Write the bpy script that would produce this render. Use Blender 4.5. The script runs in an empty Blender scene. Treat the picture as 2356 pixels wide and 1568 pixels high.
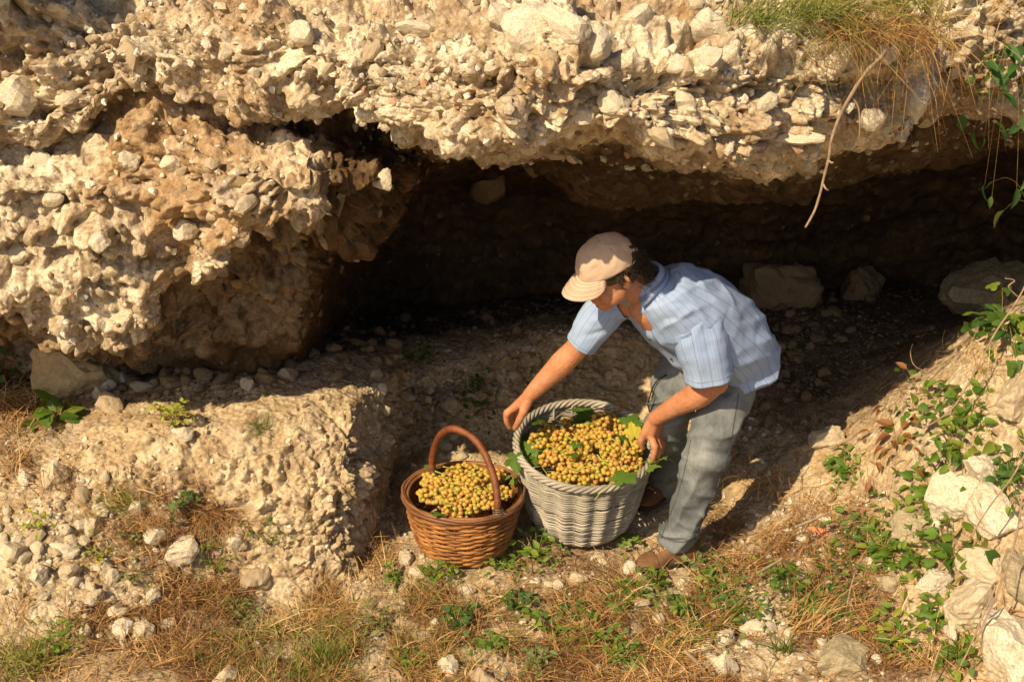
import bpy, bmesh, math, random
import numpy as np
from mathutils import Vector, Matrix, Euler
R = math.radians
C = bpy.context.scene
COL = C.collection
rng = np.random.default_rng(7)
random.seed(7)

# ---------------------------------------------------------------- camera
CAM = np.array([0.0, -5.0, 2.75]); PITCH = R(22.0); LENS = 50.0
cam_d = bpy.data.cameras.new('camera'); cam = bpy.data.objects.new('camera', cam_d); COL.objects.link(cam)
cam.location = CAM; cam.rotation_euler = (R(90) - PITCH, 0, 0)
cam_d.lens = LENS; cam_d.sensor_width = 36; cam_d.clip_end = 500; cam_d.clip_start = 0.05
C.camera = cam

# ---------------------------------------------------------------- light
SUN_EL, SUN_AZ = R(40), R(38)        # light travels away from the camera and to the right
SD = Vector((math.sin(SUN_AZ)*math.cos(SUN_EL), math.cos(SUN_AZ)*math.cos(SUN_EL), -math.sin(SUN_EL)))
sun_d = bpy.data.lights.new('sun', 'SUN'); sun = bpy.data.objects.new('sun', sun_d); COL.objects.link(sun)
sun.rotation_euler = SD.to_track_quat('-Z', 'Y').to_euler(); sun.location = (-3, -8, 7)
sun_d.energy = 5.0; sun_d.angle = R(0.5); sun_d.color = (1.0, 0.79, 0.50)
w = bpy.data.worlds.new('World'); C.world = w; w.use_nodes = True
nt = w.node_tree; nt.nodes.clear()
sky = nt.nodes.new('ShaderNodeTexSky'); sky.sky_type = 'NISHITA'; sky.sun_disc = False
sky.sun_elevation = SUN_EL; sky.sun_rotation = math.pi + SUN_AZ
sky.air_density = 1.0; sky.dust_density = 2.5
bg = nt.nodes.new('ShaderNodeBackground'); bg.inputs[1].default_value = 0.074
wo = nt.nodes.new('ShaderNodeOutputWorld')
nt.links.new(sky.outputs[0], bg.inputs[0]); nt.links.new(bg.outputs[0], wo.inputs[0])
C.view_settings.view_transform = 'Standard'; C.view_settings.look = 'None'
C.view_settings.gamma = 1.0; C.view_settings.use_curve_mapping = False
C.view_settings.exposure = 0.38
C.cycles.use_denoising = True
C.cycles.max_bounces = 8; C.cycles.diffuse_bounces = 3

# ---------------------------------------------------------------- pixel <-> world (pixels of a 2356 px wide view of the photograph)
W_, H_ = 2356.0, 1568.0
F_ = LENS/36.0*W_
ct, st = math.cos(PITCH), math.sin(PITCH)
FWD = np.array([0, ct, -st]); UPV = np.array([0, st, ct])
def ray(px, py):
    a = (np.asarray(px, float)-W_/2)/F_; b = (H_/2-np.asarray(py, float))/F_
    return np.stack([a, ct+b*st, -st+b*ct], -1)
def at(px, py, Y):
    d = ray(px, py); t = (np.asarray(Y, float)-CAM[1])/d[..., 1]
    return CAM + d*t[..., None]
def atz(px, py, z):
    d = ray(px, py); t = (z-CAM[2])/d[..., 2]
    return CAM + d*t[..., None]
def proj(P):
    q = np.asarray(P, float)-CAM
    dep = q@FWD
    return W_/2+q[..., 0]/dep*F_, H_/2-(q@UPV)/dep*F_, dep
def V(*a): return np.array(a, float)
def nrm(v):
    v = np.asarray(v, float); return v/np.maximum(np.linalg.norm(v, axis=-1, keepdims=True), 1e-9)

# ---------------------------------------------------------------- noise
def _h(ix, iy, iz, s):
    n = (ix.astype(np.int64)*374761393 + iy.astype(np.int64)*668265263 + iz.astype(np.int64)*2147483647 + s*1274126177) & 0xffffffff
    n = ((n ^ (n >> 13))*1274126177) & 0xffffffff
    n = ((n ^ (n >> 15))*2246822519) & 0xffffffff
    return ((n ^ (n >> 16)) & 0xffffff).astype(np.float32)/16777216.0
def vnoise(P, s=0):
    P = np.asarray(P, np.float32); I = np.floor(P); f = P-I; I = I.astype(np.int64)
    f = f*f*f*(f*(f*6-15)+10); out = 0
    for dx in (0, 1):
        wx = f[..., 0] if dx else 1-f[..., 0]
        for dy in (0, 1):
            wy = f[..., 1] if dy else 1-f[..., 1]
            for dz in (0, 1):
                wz = f[..., 2] if dz else 1-f[..., 2]
                out = out + wx*wy*wz*_h(I[..., 0]+dx, I[..., 1]+dy, I[..., 2]+dz, s)
    return out*2-1
def fbm(P, octv=3, s=0):
    a, o, t = 1.0, 0, 0
    for k in range(octv):
        o = o + a*vnoise(P*(2.03**k), s+k*17); t += a; a *= .5
    return o/t
def chunks(P, s=0, jit=.9):
    """broken-stone relief: each cell a tilted facet, crevices between the cells"""
    P = np.asarray(P, np.float32); I = np.floor(P).astype(np.int64)
    f1 = np.full(P.shape[:-1], 9., np.float32); f2 = f1.copy(); hh = np.zeros_like(f1)
    for dx in (-1, 0, 1):
        for dy in (-1, 0, 1):
            for dz in (-1, 0, 1):
                jx, jy, jz = I[..., 0]+dx, I[..., 1]+dy, I[..., 2]+dz
                a, b, c = _h(jx, jy, jz, s), _h(jx, jy, jz, s+1), _h(jx, jy, jz, s+2)
                qx = P[..., 0]-(jx+.5+(a-.5)*jit); qy = P[..., 1]-(jy+.5+(b-.5)*jit); qz = P[..., 2]-(jz+.5+(c-.5)*jit)
                d = np.sqrt(qx*qx+qy*qy+qz*qz)
                e = a*7.31 % 1.0
                h = (c*5.7 % 1.0) + (qx*(b-.5)+qy*(e-.5)+qz*((b*9.1 % 1)-.5))*1.3
                m = d < f1
                f2 = np.where(m, f1, np.minimum(f2, d)); hh = np.where(m, h, hh); f1 = np.where(m, d, f1)
    e = np.clip((f2-f1)/.28, 0, 1); e = e*e*(3-2*e)
    return hh*e + .25*e - .25*(1-e)
def pchip(xk, yk, x):
    """shape-preserving cubic; xk (K,), yk (K,...) -> (len(x),...)"""
    xk = np.asarray(xk, float); yk = np.asarray(yk, float); x = np.asarray(x, float)
    h = np.diff(xk); hs = h.reshape((-1,)+(1,)*(yk.ndim-1)); d = np.diff(yk, axis=0)/hs
    m = np.zeros_like(yk)
    w1 = 2*hs[1:]+hs[:-1]; w2 = hs[1:]+2*hs[:-1]
    ok = d[1:]*d[:-1] > 0
    den = w1/np.where(ok, d[:-1], 1)+w2/np.where(ok, d[1:], 1)
    m[1:-1] = np.where(ok, (w1+w2)/den, 0); m[0] = d[0]; m[-1] = d[-1]
    i = np.clip(np.searchsorted(xk, x)-1, 0, len(xk)-2)
    sh = (-1,)+(1,)*(yk.ndim-1)
    t = ((x-xk[i])/h[i]).reshape(sh); H = h[i].reshape(sh)
    return (yk[i]*(1+2*t)*(1-t)**2 + m[i]*H*t*(1-t)**2 + yk[i+1]*t*t*(3-2*t) + m[i+1]*H*t*t*(t-1))

# ---------------------------------------------------------------- mesh / object helpers
def mesh_np(name, verts, faces, smooth=True):
    """verts (N,3); faces: list of int arrays (M,k) with equal k inside one array"""
    me = bpy.data.meshes.new(name)
    verts = np.asarray(verts, np.float32)
    if not isinstance(faces, (list, tuple)): faces = [faces]
    faces = [np.asarray(f, np.int32) for f in faces if len(f)]
    me.vertices.add(len(verts)); me.vertices.foreach_set('co', verts.ravel())
    lt = np.concatenate([np.full(len(f), f.shape[1], np.int32) for f in faces])
    lv = np.concatenate([f.ravel() for f in faces])
    me.loops.add(len(lv)); me.loops.foreach_set('vertex_index', lv)
    me.polygons.add(len(lt)); ls = np.zeros(len(lt), np.int32); ls[1:] = np.cumsum(lt)[:-1]
    me.polygons.foreach_set('loop_start', ls); me.polygons.foreach_set('loop_total', lt)
    me.polygons.foreach_set('use_smooth', np.full(len(lt), smooth, bool))
    me.update(calc_edges=True); me.validate()
    return me
def fattr(me, name, vals):
    a = me.attributes.new(name, 'FLOAT', 'POINT'); a.data.foreach_set('value', np.asarray(vals, np.float32))
def obj(name, me, mat=None, parent=None):
    o = bpy.data.objects.new(name, me); COL.objects.link(o)
    if mat is not None and me is not None and len(me.materials) == 0: me.materials.append(mat)
    if parent is not None: o.parent = parent
    return o
def tag(o, label=None, cat=None, group=None, kind=None):
    if label: o['label'] = label
    if cat: o['category'] = cat
    if group: o['group'] = group
    if kind: o['kind'] = kind
    return o
def thing(name, label, cat, loc=(0, 0, 0), group=None, rot=None):
    o = bpy.data.objects.new(name, None); COL.objects.link(o); o.location = loc; o.empty_display_size = .05
    if rot is not None: o.rotation_euler = rot
    return tag(o, label, cat, group)
def grid_faces(nv, nu, wrap=False):
    i = np.arange(nv-1)[:, None]*nu; n = nu if wrap else nu-1
    j = np.arange(n)[None, :]; k = (j+1) % nu
    return np.stack([i+j, i+k, i+nu+k, i+nu+j], -1).reshape(-1, 4)
def tube(path, rad, n=8, cap=True):
    """verts, quads of a tube along path (m,3); rad scalar or (m,)"""
    path = np.asarray(path, float); m = len(path); rad = np.broadcast_to(np.asarray(rad, float), (m,))
    T = nrm(np.gradient(path, axis=0)); ref = V(0, 0, 1) if abs(T[0][2]) < .9 else V(1, 0, 0)
    N = np.zeros_like(path); N[0] = nrm(np.cross(T[0], ref))
    for i in range(1, m):
        v = N[i-1]-T[i]*np.dot(N[i-1], T[i]); N[i] = nrm(v)
    B = np.cross(T, N); a = np.arange(n)/n*2*math.pi
    vs = path[:, None]+rad[:, None, None]*(np.cos(a)[None, :, None]*N[:, None]+np.sin(a)[None, :, None]*B[:, None])
    vs = vs.reshape(-1, 3); fs = [grid_faces(m, n, True)]
    if cap:
        vs = np.concatenate([vs, path[:1], path[-1:]]); c0, c1 = m*n, m*n+1; j = np.arange(n)
        fs.append(np.stack([np.full(n, c0), (j+1) % n, j], -1)); b = (m-1)*n
        fs.append(np.stack([np.full(n, c1), b+j, b+(j+1) % n], -1))
    return vs, fs
class MB:
    """collects pieces that become ONE mesh"""
    def __init__(s): s.v = []; s.q = []; s.t = []; s.n = 0; s.a = []
    def add(s, vs, fs, a=None):
        for f in (fs if isinstance(fs, (list, tuple)) else [fs]):
            f = np.asarray(f); (s.q if f.shape[1] == 4 else s.t).append(f+s.n)
        s.v.append(vs); s.n += len(vs)
        s.a.append(np.broadcast_to(np.asarray(0. if a is None else a, float), (len(vs),)))
        return s
    def mesh(s, name, smooth=True, attr=None):
        fs = []
        if s.q: fs.append(np.concatenate(s.q))
        if s.t: fs.append(np.concatenate(s.t))
        me = mesh_np(name, np.concatenate(s.v), fs, smooth)
        if attr: fattr(me, attr, np.concatenate(s.a))
        return me
def smooth_path(pts, n, closed=False):
    pts = np.asarray(pts, float)
    if closed: pts = np.concatenate([pts[-2:], pts, pts[:3]])
    k = np.arange(len(pts))
    x = np.linspace(2, len(pts)-3, n, endpoint=False) if closed else np.linspace(0, len(pts)-1, n)
    i = np.clip(np.floor(x).astype(int), 0, len(pts)-2); t = (x-i).reshape((-1,)+(1,)*(pts.ndim-1))
    g = lambda j: pts[np.clip(j, 0, len(pts)-1)]
    p0, p1, p2, p3 = g(i-1), g(i), g(i+1), g(i+2)
    return .5*(2*p1+(p2-p0)*t+(2*p0-5*p1+4*p2-p3)*t*t+(3*p1-p0-3*p2+p3)*t**3)

# ---------------------------------------------------------------- materials
class N:
    def __init__(s, name):
        s.m = bpy.data.materials.new(name); s.m.use_nodes = True; s.t = s.m.node_tree; s.t.nodes.clear()
        s.out = s.t.nodes.new('ShaderNodeOutputMaterial')
    def n(s, typ, ins=None, **kw):
        x = s.t.nodes.new('ShaderNode'+typ)
        for k, v in kw.items(): setattr(x, k, v)
        for k, v in (ins or {}).items():
            if isinstance(v, bpy.types.NodeSocket): s.t.links.new(v, x.inputs[k])
            else: x.inputs[k].default_value = v
        return x
    def pos(s): return s.n('TexCoord').outputs['Object']
    def noise(s, vec, scale, detail=4, rough=.55, dist=0):
        return s.n('TexNoise', {'Vector': vec, 'Scale': scale, 'Detail': detail, 'Roughness': rough, 'Distortion': dist}).outputs[0]
    def vor(s, vec, scale, feature='F1', out='Distance', rnd=1):
        return s.n('TexVoronoi', {'Vector': vec, 'Scale': scale, 'Randomness': rnd}, feature=feature).outputs[out]
    def ramp(s, fac, stops):
        r = s.n('ValToRGB', {'Fac': fac}); e = r.color_ramp.elements
        while len(e) < len(stops): e.new(.5)
        for i, (p, c) in enumerate(stops):
            e[i].position = p; e[i].color = (c, c, c, 1) if isinstance(c, (int, float)) else (*c, 1)
        return r.outputs[0]
    def mix(s, fac, a, b, mode='MIX'):
        x = s.n('Mix', data_type='RGBA', blend_type=mode)
        for i, v in ((0, fac), (6, a), (7, b)):
            if isinstance(v, bpy.types.NodeSocket): s.t.links.new(v, x.inputs[i])
            elif i == 0: x.inputs[0].default_value = v
            else: x.inputs[i].default_value = (*v, 1)
        return x.outputs[2]
    def math(s, op, a, b=0., c=0.):
        x = s.n('Math', operation=op)
        for i, v in enumerate((a, b, c)):
            if isinstance(v, bpy.types.NodeSocket): s.t.links.new(v, x.inputs[i])
            else: x.inputs[i].default_value = v
        return x.outputs[0]
    def attr(s, name): return s.n('Attribute', attribute_name=name).outputs['Fac']
    def rnd(s): return s.n('ObjectInfo').outputs['Random']
    def bump(s, h, strength=.5, dist=.01, nrmin=None):
        ins = {'Height': h, 'Strength': strength, 'Distance': dist}
        if nrmin is not None: ins['Normal'] = nrmin
        return s.n('Bump', ins).outputs[0]
    def pbr(s, col, rough=.8, nrmv=None, spec=.3, trans=None, **kw):
        ins = {'Roughness': rough, 'Specular IOR Level': spec}
        if isinstance(col, bpy.types.NodeSocket): ins['Base Color'] = col
        else: ins['Base Color'] = (*col, 1)
        if nrmv is not None: ins['Normal'] = nrmv
        ins.update(kw)
        b = s.n('BsdfPrincipled', ins); o = b.outputs[0]
        if trans is not None:
            tcol, tf = trans
            tr = s.n('BsdfTranslucent', {'Color': tcol if isinstance(tcol, bpy.types.NodeSocket) else (*tcol, 1)})
            x = s.n('MixShader', {0: tf}); s.t.links.new(o, x.inputs[1]); s.t.links.new(tr.outputs[0], x.inputs[2]); o = x.outputs[0]
        s.t.links.new(o, s.out.inputs[0]); return s.m
# ================================================================ materials of rock and earth
def mat_rock(name, pale, tan, ochre, och_lo=.5, och_hi=.68, bumpk=1.0, inner=None, litter=False):
    n = N(name); p = n.pos()
    big = n.noise(p, 1.7, 5, .6); mid = n.noise(p, 9, 5, .65); fine = n.noise(p, 60, 4, .7)
    cell = n.vor(p, 26, 'F1', 'Color'); cv = n.n('SeparateColor', {0: cell}).outputs[0]
    cell2 = n.vor(p, 75, 'F1', 'Color'); cv2 = n.n('SeparateColor', {0: cell2}).outputs[1]
    col = n.mix(n.ramp(mid, [(.38, 0.), (.58, 1.)]), tan, pale)
    col = n.mix(n.ramp(big, [(och_lo, 0.), (och_hi, .8)]), col, ochre)
    col = n.mix(n.ramp(n.noise(p, 3.1, 6, .7), [(.5, 0.), (.68, .65)]), col, (.36, .33, .285))
    col = n.mix(.55, col, n.ramp(cv, [(0., (.25, .19, .13)), (.3, (.52, .44, .32)), (.75, (.68, .60, .47)), (1., (.75, .70, .60))]), 'MULTIPLY')
    col = n.mix(.5, n.mix(1., col, (1.75, 1.75, 1.75), 'MULTIPLY'), n.ramp(cv2, [(0., (.55, .5, .42)), (1., (1., 1., 1.))]), 'MULTIPLY')
    col = n.mix(n.ramp(fine, [(.36, .55), (.5, 0.)]), col, (.16, .115, .07))
    if inner is not None:      # brown rock, its colour darkened to paint in the shade of the hollow
        f = n.math('ADD', n.attr('shade_brown'), n.math('MULTIPLY', n.math('SUBTRACT', mid, .5), .9))
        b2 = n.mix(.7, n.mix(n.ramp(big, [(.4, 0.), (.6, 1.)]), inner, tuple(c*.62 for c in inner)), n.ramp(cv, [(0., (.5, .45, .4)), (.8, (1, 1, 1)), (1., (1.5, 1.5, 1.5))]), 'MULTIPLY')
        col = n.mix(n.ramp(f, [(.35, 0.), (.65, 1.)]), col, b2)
    if litter: col = n.mix(n.ramp(n.math('ADD', n.attr('litter'), n.math('MULTIPLY', n.math('SUBTRACT', mid, .5), .8)), [(.05, 0.), (.42, .92)]), col, (.15, .088, .045))
    h = n.math('ADD', n.math('MULTIPLY', n.vor(p, 55, 'F1'), -.6), n.math('MULTIPLY', fine, .9))
    h = n.math('ADD', h, n.math('MULTIPLY', n.noise(p, 180, 3, .7), .35))
    return n.pbr(col, .92, n.bump(h, .8*bumpk, .012), .15)
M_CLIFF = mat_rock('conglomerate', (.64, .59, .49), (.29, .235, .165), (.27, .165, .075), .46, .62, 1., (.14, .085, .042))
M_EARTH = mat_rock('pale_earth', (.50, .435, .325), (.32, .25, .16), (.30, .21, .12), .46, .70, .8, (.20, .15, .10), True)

# ================================================================ terrain: lofted control curves (pixel column, row, world depth)
def cols():
    g = np.linspace(-70, 2430, 3000); c = np.cumsum(1+2.6*np.exp(-((g-885)/55)**2)+.8*np.exp(-((g-880)/160)**2)); a = np.interp(np.linspace(c[0], c[-1], 760), c, g); l = -70-np.cumsum(np.geomspace(8, 300, 22))[::-1]; r = 2430+np.cumsum(np.geomspace(8, 300, 22))
    return np.concatenate([l, a, r])
PX = cols(); NU = len(PX)
def curve(k):
    k = np.array(k, float); x = np.clip(PX, k[0, 0], k[-1, 0])
    v = pchip(k[:, 0], k[:, 1:], x)
    return at(PX, v[:, 0], v[:, 1])
def loft_rows(K, segs):
    K = np.stack(K); idx = np.concatenate([np.linspace(i, i+1, n, endpoint=False) for i, n in enumerate(segs)]+[[len(segs)]])
    return pchip(np.arange(len(K)), K, idx), idx
def gnormals(P):
    du = np.gradient(P, axis=1); dv = np.gradient(P, axis=0)
    return nrm(np.cross(du, dv))
def gsmooth(A, it):
    for _ in range(it):
        B = A.copy(); B[1:-1] = (A[:-2]+2*A[1:-1]+A[2:])/4; A = B.copy(); A[:, 1:-1] = (B[:, :-2]+2*B[:, 1:-1]+B[:, 2:])/4
    return A

# ---- cliff, from the top down to the foot of the cave's back wall
r1 = curve([(-300, -160, -0.78), (-20, -160, -0.74), (110, -160, -0.35), (260, -160, 0.05), (600, -160, 0.0), (1200, -160, -0.33), (1700, -150, -0.3), (2150, -150, 0.0), (2700, -150, 0.3)])  # unseen left end pushed forward as a brow to shade the upper left face
r0 = r1*V(1.25, 0, 0)+V(0, 2.6, 3.3); r0[:, 2] = 3.4
r2 = curve([(-300, 110, -0.44), (0, 110, -0.46), (300, 60, -0.52), (500, 80, -0.64), (900, 130, -0.9), (1200, 160, -1.16), (1500, 160, -1.11),
            (1800, 190, -0.97), (2050, 180, -0.74), (2140, 150, -0.46), (2230, 130, -0.15), (2400, 120, 0.0), (2700, 120, 0.0)])
r3 = curve([(-300, 300, -0.54), (0, 300, -0.54), (180, 272, -0.54), (300, 175, -0.57), (360, 140, -0.62), (461, 181, -0.68), (560, 235, -0.67), (650, 225, -0.64), (780, 233, -0.7),
            (947, 282, -1.01), (1000, 300, -1.07), (1135, 316, -1.12), (1254, 304, -1.08), (1357, 276, -1.11), (1442, 283, -1.18), (1579, 323, -1.11),
            (1705, 359, -1.05), (1841, 346, -0.92), (1910, 312, -0.85), (2046, 292, -0.69), (2110, 250, -0.4), (2180, 230, -0.1), (2300, 250, 0.02), (2700, 260, 0.02)])
r4 = curve([(-300, 335, -0.42), (0, 335, -0.42), (200, 310, -0.39), (330, 225, -0.49), (461, 245, -0.46), (600, 300, -0.45), (780, 300, -0.43), (900, 330, 0.12), (980, 345, 0.2),
            (1135, 348, 0.25), (1254, 345, 0.15), (1357, 370, 0.05), (1442, 390, 0.05), (1579, 400, 0.08), (1705, 410, 0.08), (1841, 400, 0.1), (1910, 385, 0.1),
            (2046, 350, 0.12), (2180, 300, 0.22), (2300, 300, 0.28), (2700, 300, 0.28)])
r5 = curve([(-300, 460, -0.62), (0, 440, -0.62), (200, 440, -0.62), (330, 430, -0.6), (461, 410, -0.74), (600, 400, -0.79), (700, 400, -0.84), (800, 405, -0.75), (880, 410, -0.59), (940, 400, -0.12),
            (1000, 372, 0.7), (1135, 362, 0.9), (1254, 375, 0.6), (1330, 430, 0.45), (1400, 455, 0.4), (1500, 452, 0.4), (1600, 440, 0.42), (1700, 445, 0.42), (1820, 445, 0.42), (1905, 420, 0.42),
            (2046, 392, 0.42), (2180, 362, 0.45), (2356, 320, 0.5), (2700, 300, 0.5)])
r6 = curve([(-300, 720, -0.55), (0, 715, -0.51), (103, 715, -0.48), (171, 785, -0.47), (239, 828, -0.43), (308, 822, -0.41), (350, 730, -0.43), (410, 655, -0.53), (496, 620, -0.72), (581, 565, -0.72),
            (650, 500, -0.76), (700, 510, -0.73), (740, 530, -0.71), (800, 560, -0.55), (850, 550, -0.36), (900, 500, -0.13), (950, 430, 0.25), (1000, 385, 1.0), (1135, 375, 1.2), (1254, 390, 0.9),
            (1330, 445, 0.62), (1400, 470, 0.56), (1500, 466, 0.56), (1600, 452, 0.56), (1700, 460, 0.56), (1820, 462, 0.56), (1905, 433, 0.55), (2046, 405, 0.55), (2180, 380, 0.58), (2356, 340, 0.6), (2700, 320, 0.6)])
r7 = curve([(-300, 735, -0.15), (0, 735, -0.15), (200, 800, -0.2), (308, 800, -0.2), (410, 690, -0.18), (496, 610, -0.41), (581, 560, -0.38), (650, 530, -0.36), (740, 530, -0.17), (800, 550, 0.49),
            (900, 470, 1.1), (1000, 400, 1.35), (1254, 400, 1.35), (1400, 420, 1.25), (1700, 410, 1.25), (2046, 380, 1.3), (2356, 330, 1.3), (2700, 300, 1.3)])
r8 = curve([(-300, 770, 0.22), (0, 780, 0.22), (200, 815, 0.16), (308, 815, 0.16), (410, 740, 0.11), (496, 680, -0.16), (581, 640, -0.16), (700, 620, -0.12), (760, 610, 0.28), (800, 590, 1.2),
            (900, 520, 1.55), (1100, 470, 1.75), (1400, 470, 1.8), (1700, 480, 1.8), (2046, 470, 1.9), (2356, 440, 1.9), (2700, 420, 1.9)])
r9 = curve([(-300, 810, 0.4), (0, 815, 0.4), (200, 830, 0.3), (308, 830, 0.28), (410, 800, 0.23), (496, 775, -0.02), (581, 760, 0.01), (690, 750, 0.06), (740, 735, 0.36), (780, 690, 1.17),
            (900, 640, 1.7), (1100, 600, 1.85), (1400, 590, 1.9), (1700, 590, 2.0), (2046, 590, 2.2), (2356, 580, 2.2), (2700, 560, 2.2)])
r10 = curve([(-300, 930, 0.45), (0, 930, 0.45), (200, 900, 0.4), (308, 900, 0.4), (410, 880, 0.38), (581, 870, 0.24), (690, 850, 0.29), (740, 820, 0.58), (780, 780, 1.31),
             (900, 760, 1.75), (1100, 740, 1.9), (1400, 730, 2.0), (1700, 730, 2.2), (2046, 730, 2.4), (2356, 720, 2.4), (2700, 700, 2.4)])
CL, ci = loft_rows([r0, r1, r2, r3, r4, r5, r6, r7, r8, r9, r10], [14, 110, 120, 70, 70, 90, 50, 36, 36, 30])
CN = -gnormals(CL)
if np.mean(CN[60, 200:500, 1]) > 0: CN = -CN
CN = nrm(gsmooth(CN, 6))
p32 = CL.astype(np.float32)
warp = np.stack([fbm(p32*9, 3, 5), fbm(p32*9, 3, 6), fbm(p32*9, 3, 7)], -1)*.04
face = np.clip(1.6-np.abs(ci-1.9)/1.3, 0, 1)[:, None]                    # upper face rows
low = (np.clip(1-np.abs(ci-5.3)/1.2, 0, 1)[:, None])*(np.clip((900-PX)/100, 0, 1)[None])
inl = np.clip(1.8-np.abs(ci-7.3)/1.2, 0, 1)[:, None]*np.clip((800-PX)/60, 0, 1)[None]
rough = np.clip(.5+.75*np.maximum(np.maximum(face, low), inl), 0, 1.25)
lipk = (1-.65*np.exp(-((ci-3.1)/.55)**2)[:, None]*np.clip((PX-850)/100, 0, 1)[None])
disp = .085*fbm(p32*2.8, 3, 1)*np.clip(rough, .5, 1)*lipk+.072*fbm(p32*7.5+warp*8, 3, 2)*rough*lipk+rough*.03*np.clip(fbm(p32*V(4.5, 4.5, 7)+warp*6, 2, 3)*2.5, -.8, .8)
c1 = chunks((p32+warp)*V(9, 9, 12), 11); c2 = chunks((p32+warp*.6)*V(21, 21, 26), 31)
c3 = chunks((p32+warp*.4)*48, 51)
dens = np.clip(.45+1.3*fbm(p32*3.6, 3, 9), 0, 1); dens2 = np.clip(.5+1.3*fbm(p32*8, 2, 19), 0, 1)
disp += rough*(.034*(c1-.45)*dens+.015*(c2-.4)*(.25+dens2)+.007*(c3-.4))
disp += rough*(.020*fbm(p32*22, 3, 23)-.022*np.abs(vnoise(p32*17+warp*10, 24)))
pit = np.clip(vnoise(p32*V(15, 15, 18)+warp*9, 70)-.25, 0, 1)*np.clip(vnoise(p32*5, 71)+.5, 0, 1)+.6*np.clip(vnoise(p32*31, 72)-.35, 0, 1)
disp -= .12*pit*rough
pit2 = np.clip(vnoise(p32*V(24, 24, 28)+warp*6, 75)-.30, 0, 1)*np.clip(vnoise(p32*4, 76)+.7, 0, 1.2); disp -= .075*pit2*rough
ledges = fbm(p32*V(3, 3, 15)+warp*5, 3, 73); disp += rough*.045*np.clip(ledges, -.5, .5)
disp += .004*vnoise(p32*55, 80)*rough+.0015*vnoise(p32*100, 81)
crk = np.abs(vnoise(p32*V(5, 5, 6)+warp*10, 77)); disp -= rough*.05*np.clip(1-crk/.07, 0, 1)*np.clip(vnoise(p32*3, 78)+.4, 0, 1)
disp = gsmooth(disp, 1)
fade = np.clip(np.minimum(np.arange(NU), NU-1-np.arange(NU))/20., 0, 1)[None]
def stretch(P): return np.clip(.017/gsmooth(np.linalg.norm(np.gradient(P, axis=1), axis=-1), 6), .22, 1)
CLd = CL+CN*(disp*fade*stretch(CL))[..., None]
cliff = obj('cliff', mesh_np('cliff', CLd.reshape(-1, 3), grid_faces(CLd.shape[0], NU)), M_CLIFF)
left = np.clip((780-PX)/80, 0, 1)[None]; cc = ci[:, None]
shade_brown = (1-left)*np.maximum(.70*np.clip((cc-3.30)/.35, 0, 1), np.clip((cc-5.6)/.7, 0, 1))+left*np.maximum(np.maximum(.55*np.clip((cc-6.1)/.5, 0, 1), np.clip((cc-9)/.6, 0, 1)), .6*np.clip(1-np.abs(cc-3.9)/.55, 0, 1))  # brown ceiling rock, with shade painted into undercuts, recesses and cave
shade_brown = gsmooth(shade_brown, 10)
fattr(cliff.data, 'shade_brown', shade_brown.ravel())
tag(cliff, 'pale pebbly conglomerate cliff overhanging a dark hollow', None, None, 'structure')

# ---- ground, from behind the camera to under the cave
g2 = curve([(-300, 1600, -1.15), (0, 1590, -1.12), (700, 1580, -1.14), (1200, 1580, -1.14), (1700, 1580, -1.10), (2000, 1580, -1.12), (2200, 1580, -1.2), (2356, 1580, -1.3), (2700, 1580, -1.5)])
g1 = g2*V(1.0, 0, 1)+V(0, -2.4, 0); g1[:, 2] = g1[:, 2]*.7
g0 = g2*V(4, 0, 0)+V(0, -30, 0)
g3 = curve([(-300, 1330, -.80), (0, 1330, -.76), (300, 1340, -.66), (500, 1360, -.58), (640, 1390, -.60), (720, 1390, -.60), (800, 1350, -.53), (850, 1270, -.30), (885, 1160, .05), (920, 1060, .44), (1000, 1018, .58), (1100, 1012, .62), (1250, 1012, .62),
            (1400, 1022, .58), (1550, 1060, .40), (1700, 1170, -.02), (1800, 1180, -.16), (1900, 1250, -.42), (2050, 1300, -.62), (2200, 1330, -.82), (2356, 1330, -.98), (2700, 1330, -1.2)])
g4 = curve([(-300, 1130, -.42), (0, 1120, -.40), (200, 1130, -.42), (300, 1140, -.42), (500, 1180, -.44), (640, 1200, -.46), (760, 1160, -.42), (815, 1090, -.32), (850, 1050, -.12), (900, 980, .24), (950, 930, .58), (1100, 905, .72), (1250, 890, .76),
            (1400, 890, .76), (1550, 940, .58), (1700, 1040, .22), (1800, 1085, .05), (1850, 1100, -.06), (1930, 1130, -.22), (2050, 1110, -.36), (2200, 1090, -.52), (2356, 1080, -.68), (2700, 1050, -.9)])
g5 = curve([(-300, 1010, -.14), (0, 1000, -.10), (160, 1010, -.14), (230, 990, -.16), (300, 975, -.17), (500, 955, -.16), (640, 940, -.13), (740, 935, -.10), (810, 930, -.06), (850, 900, .12), (900, 870, .40), (950, 845, .70), (1050, 830, .80), (1100, 812, .84), (1250, 775, .92),
            (1400, 750, .94), (1550, 790, .88), (1650, 860, .75), (1700, 920, .6), (1800, 985, .28), (1850, 1010, .14), (1930, 1020, .02), (2000, 970, -.02), (2100, 885, -.05), (2200, 820, -.12), (2356, 705, -.2), (2700, 500, -.3)])
g6 = curve([(-300, 920, .2), (0, 920, .2), (200, 905, .22), (300, 890, .24), (500, 860, .28), (640, 835, .32), (740, 830, .34), (850, 815, .50), (950, 790, .95), (1100, 760, 1.15), (1250, 735, 1.25),
            (1400, 722, 1.28), (1550, 740, 1.2), (1700, 840, .95), (1800, 930, .62), (1850, 960, .50), (1930, 940, .52), (2000, 890, .62), (2100, 830, .75), (2200, 770, .85), (2356, 700, .95), (2700, 600, 1.0)])
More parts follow.
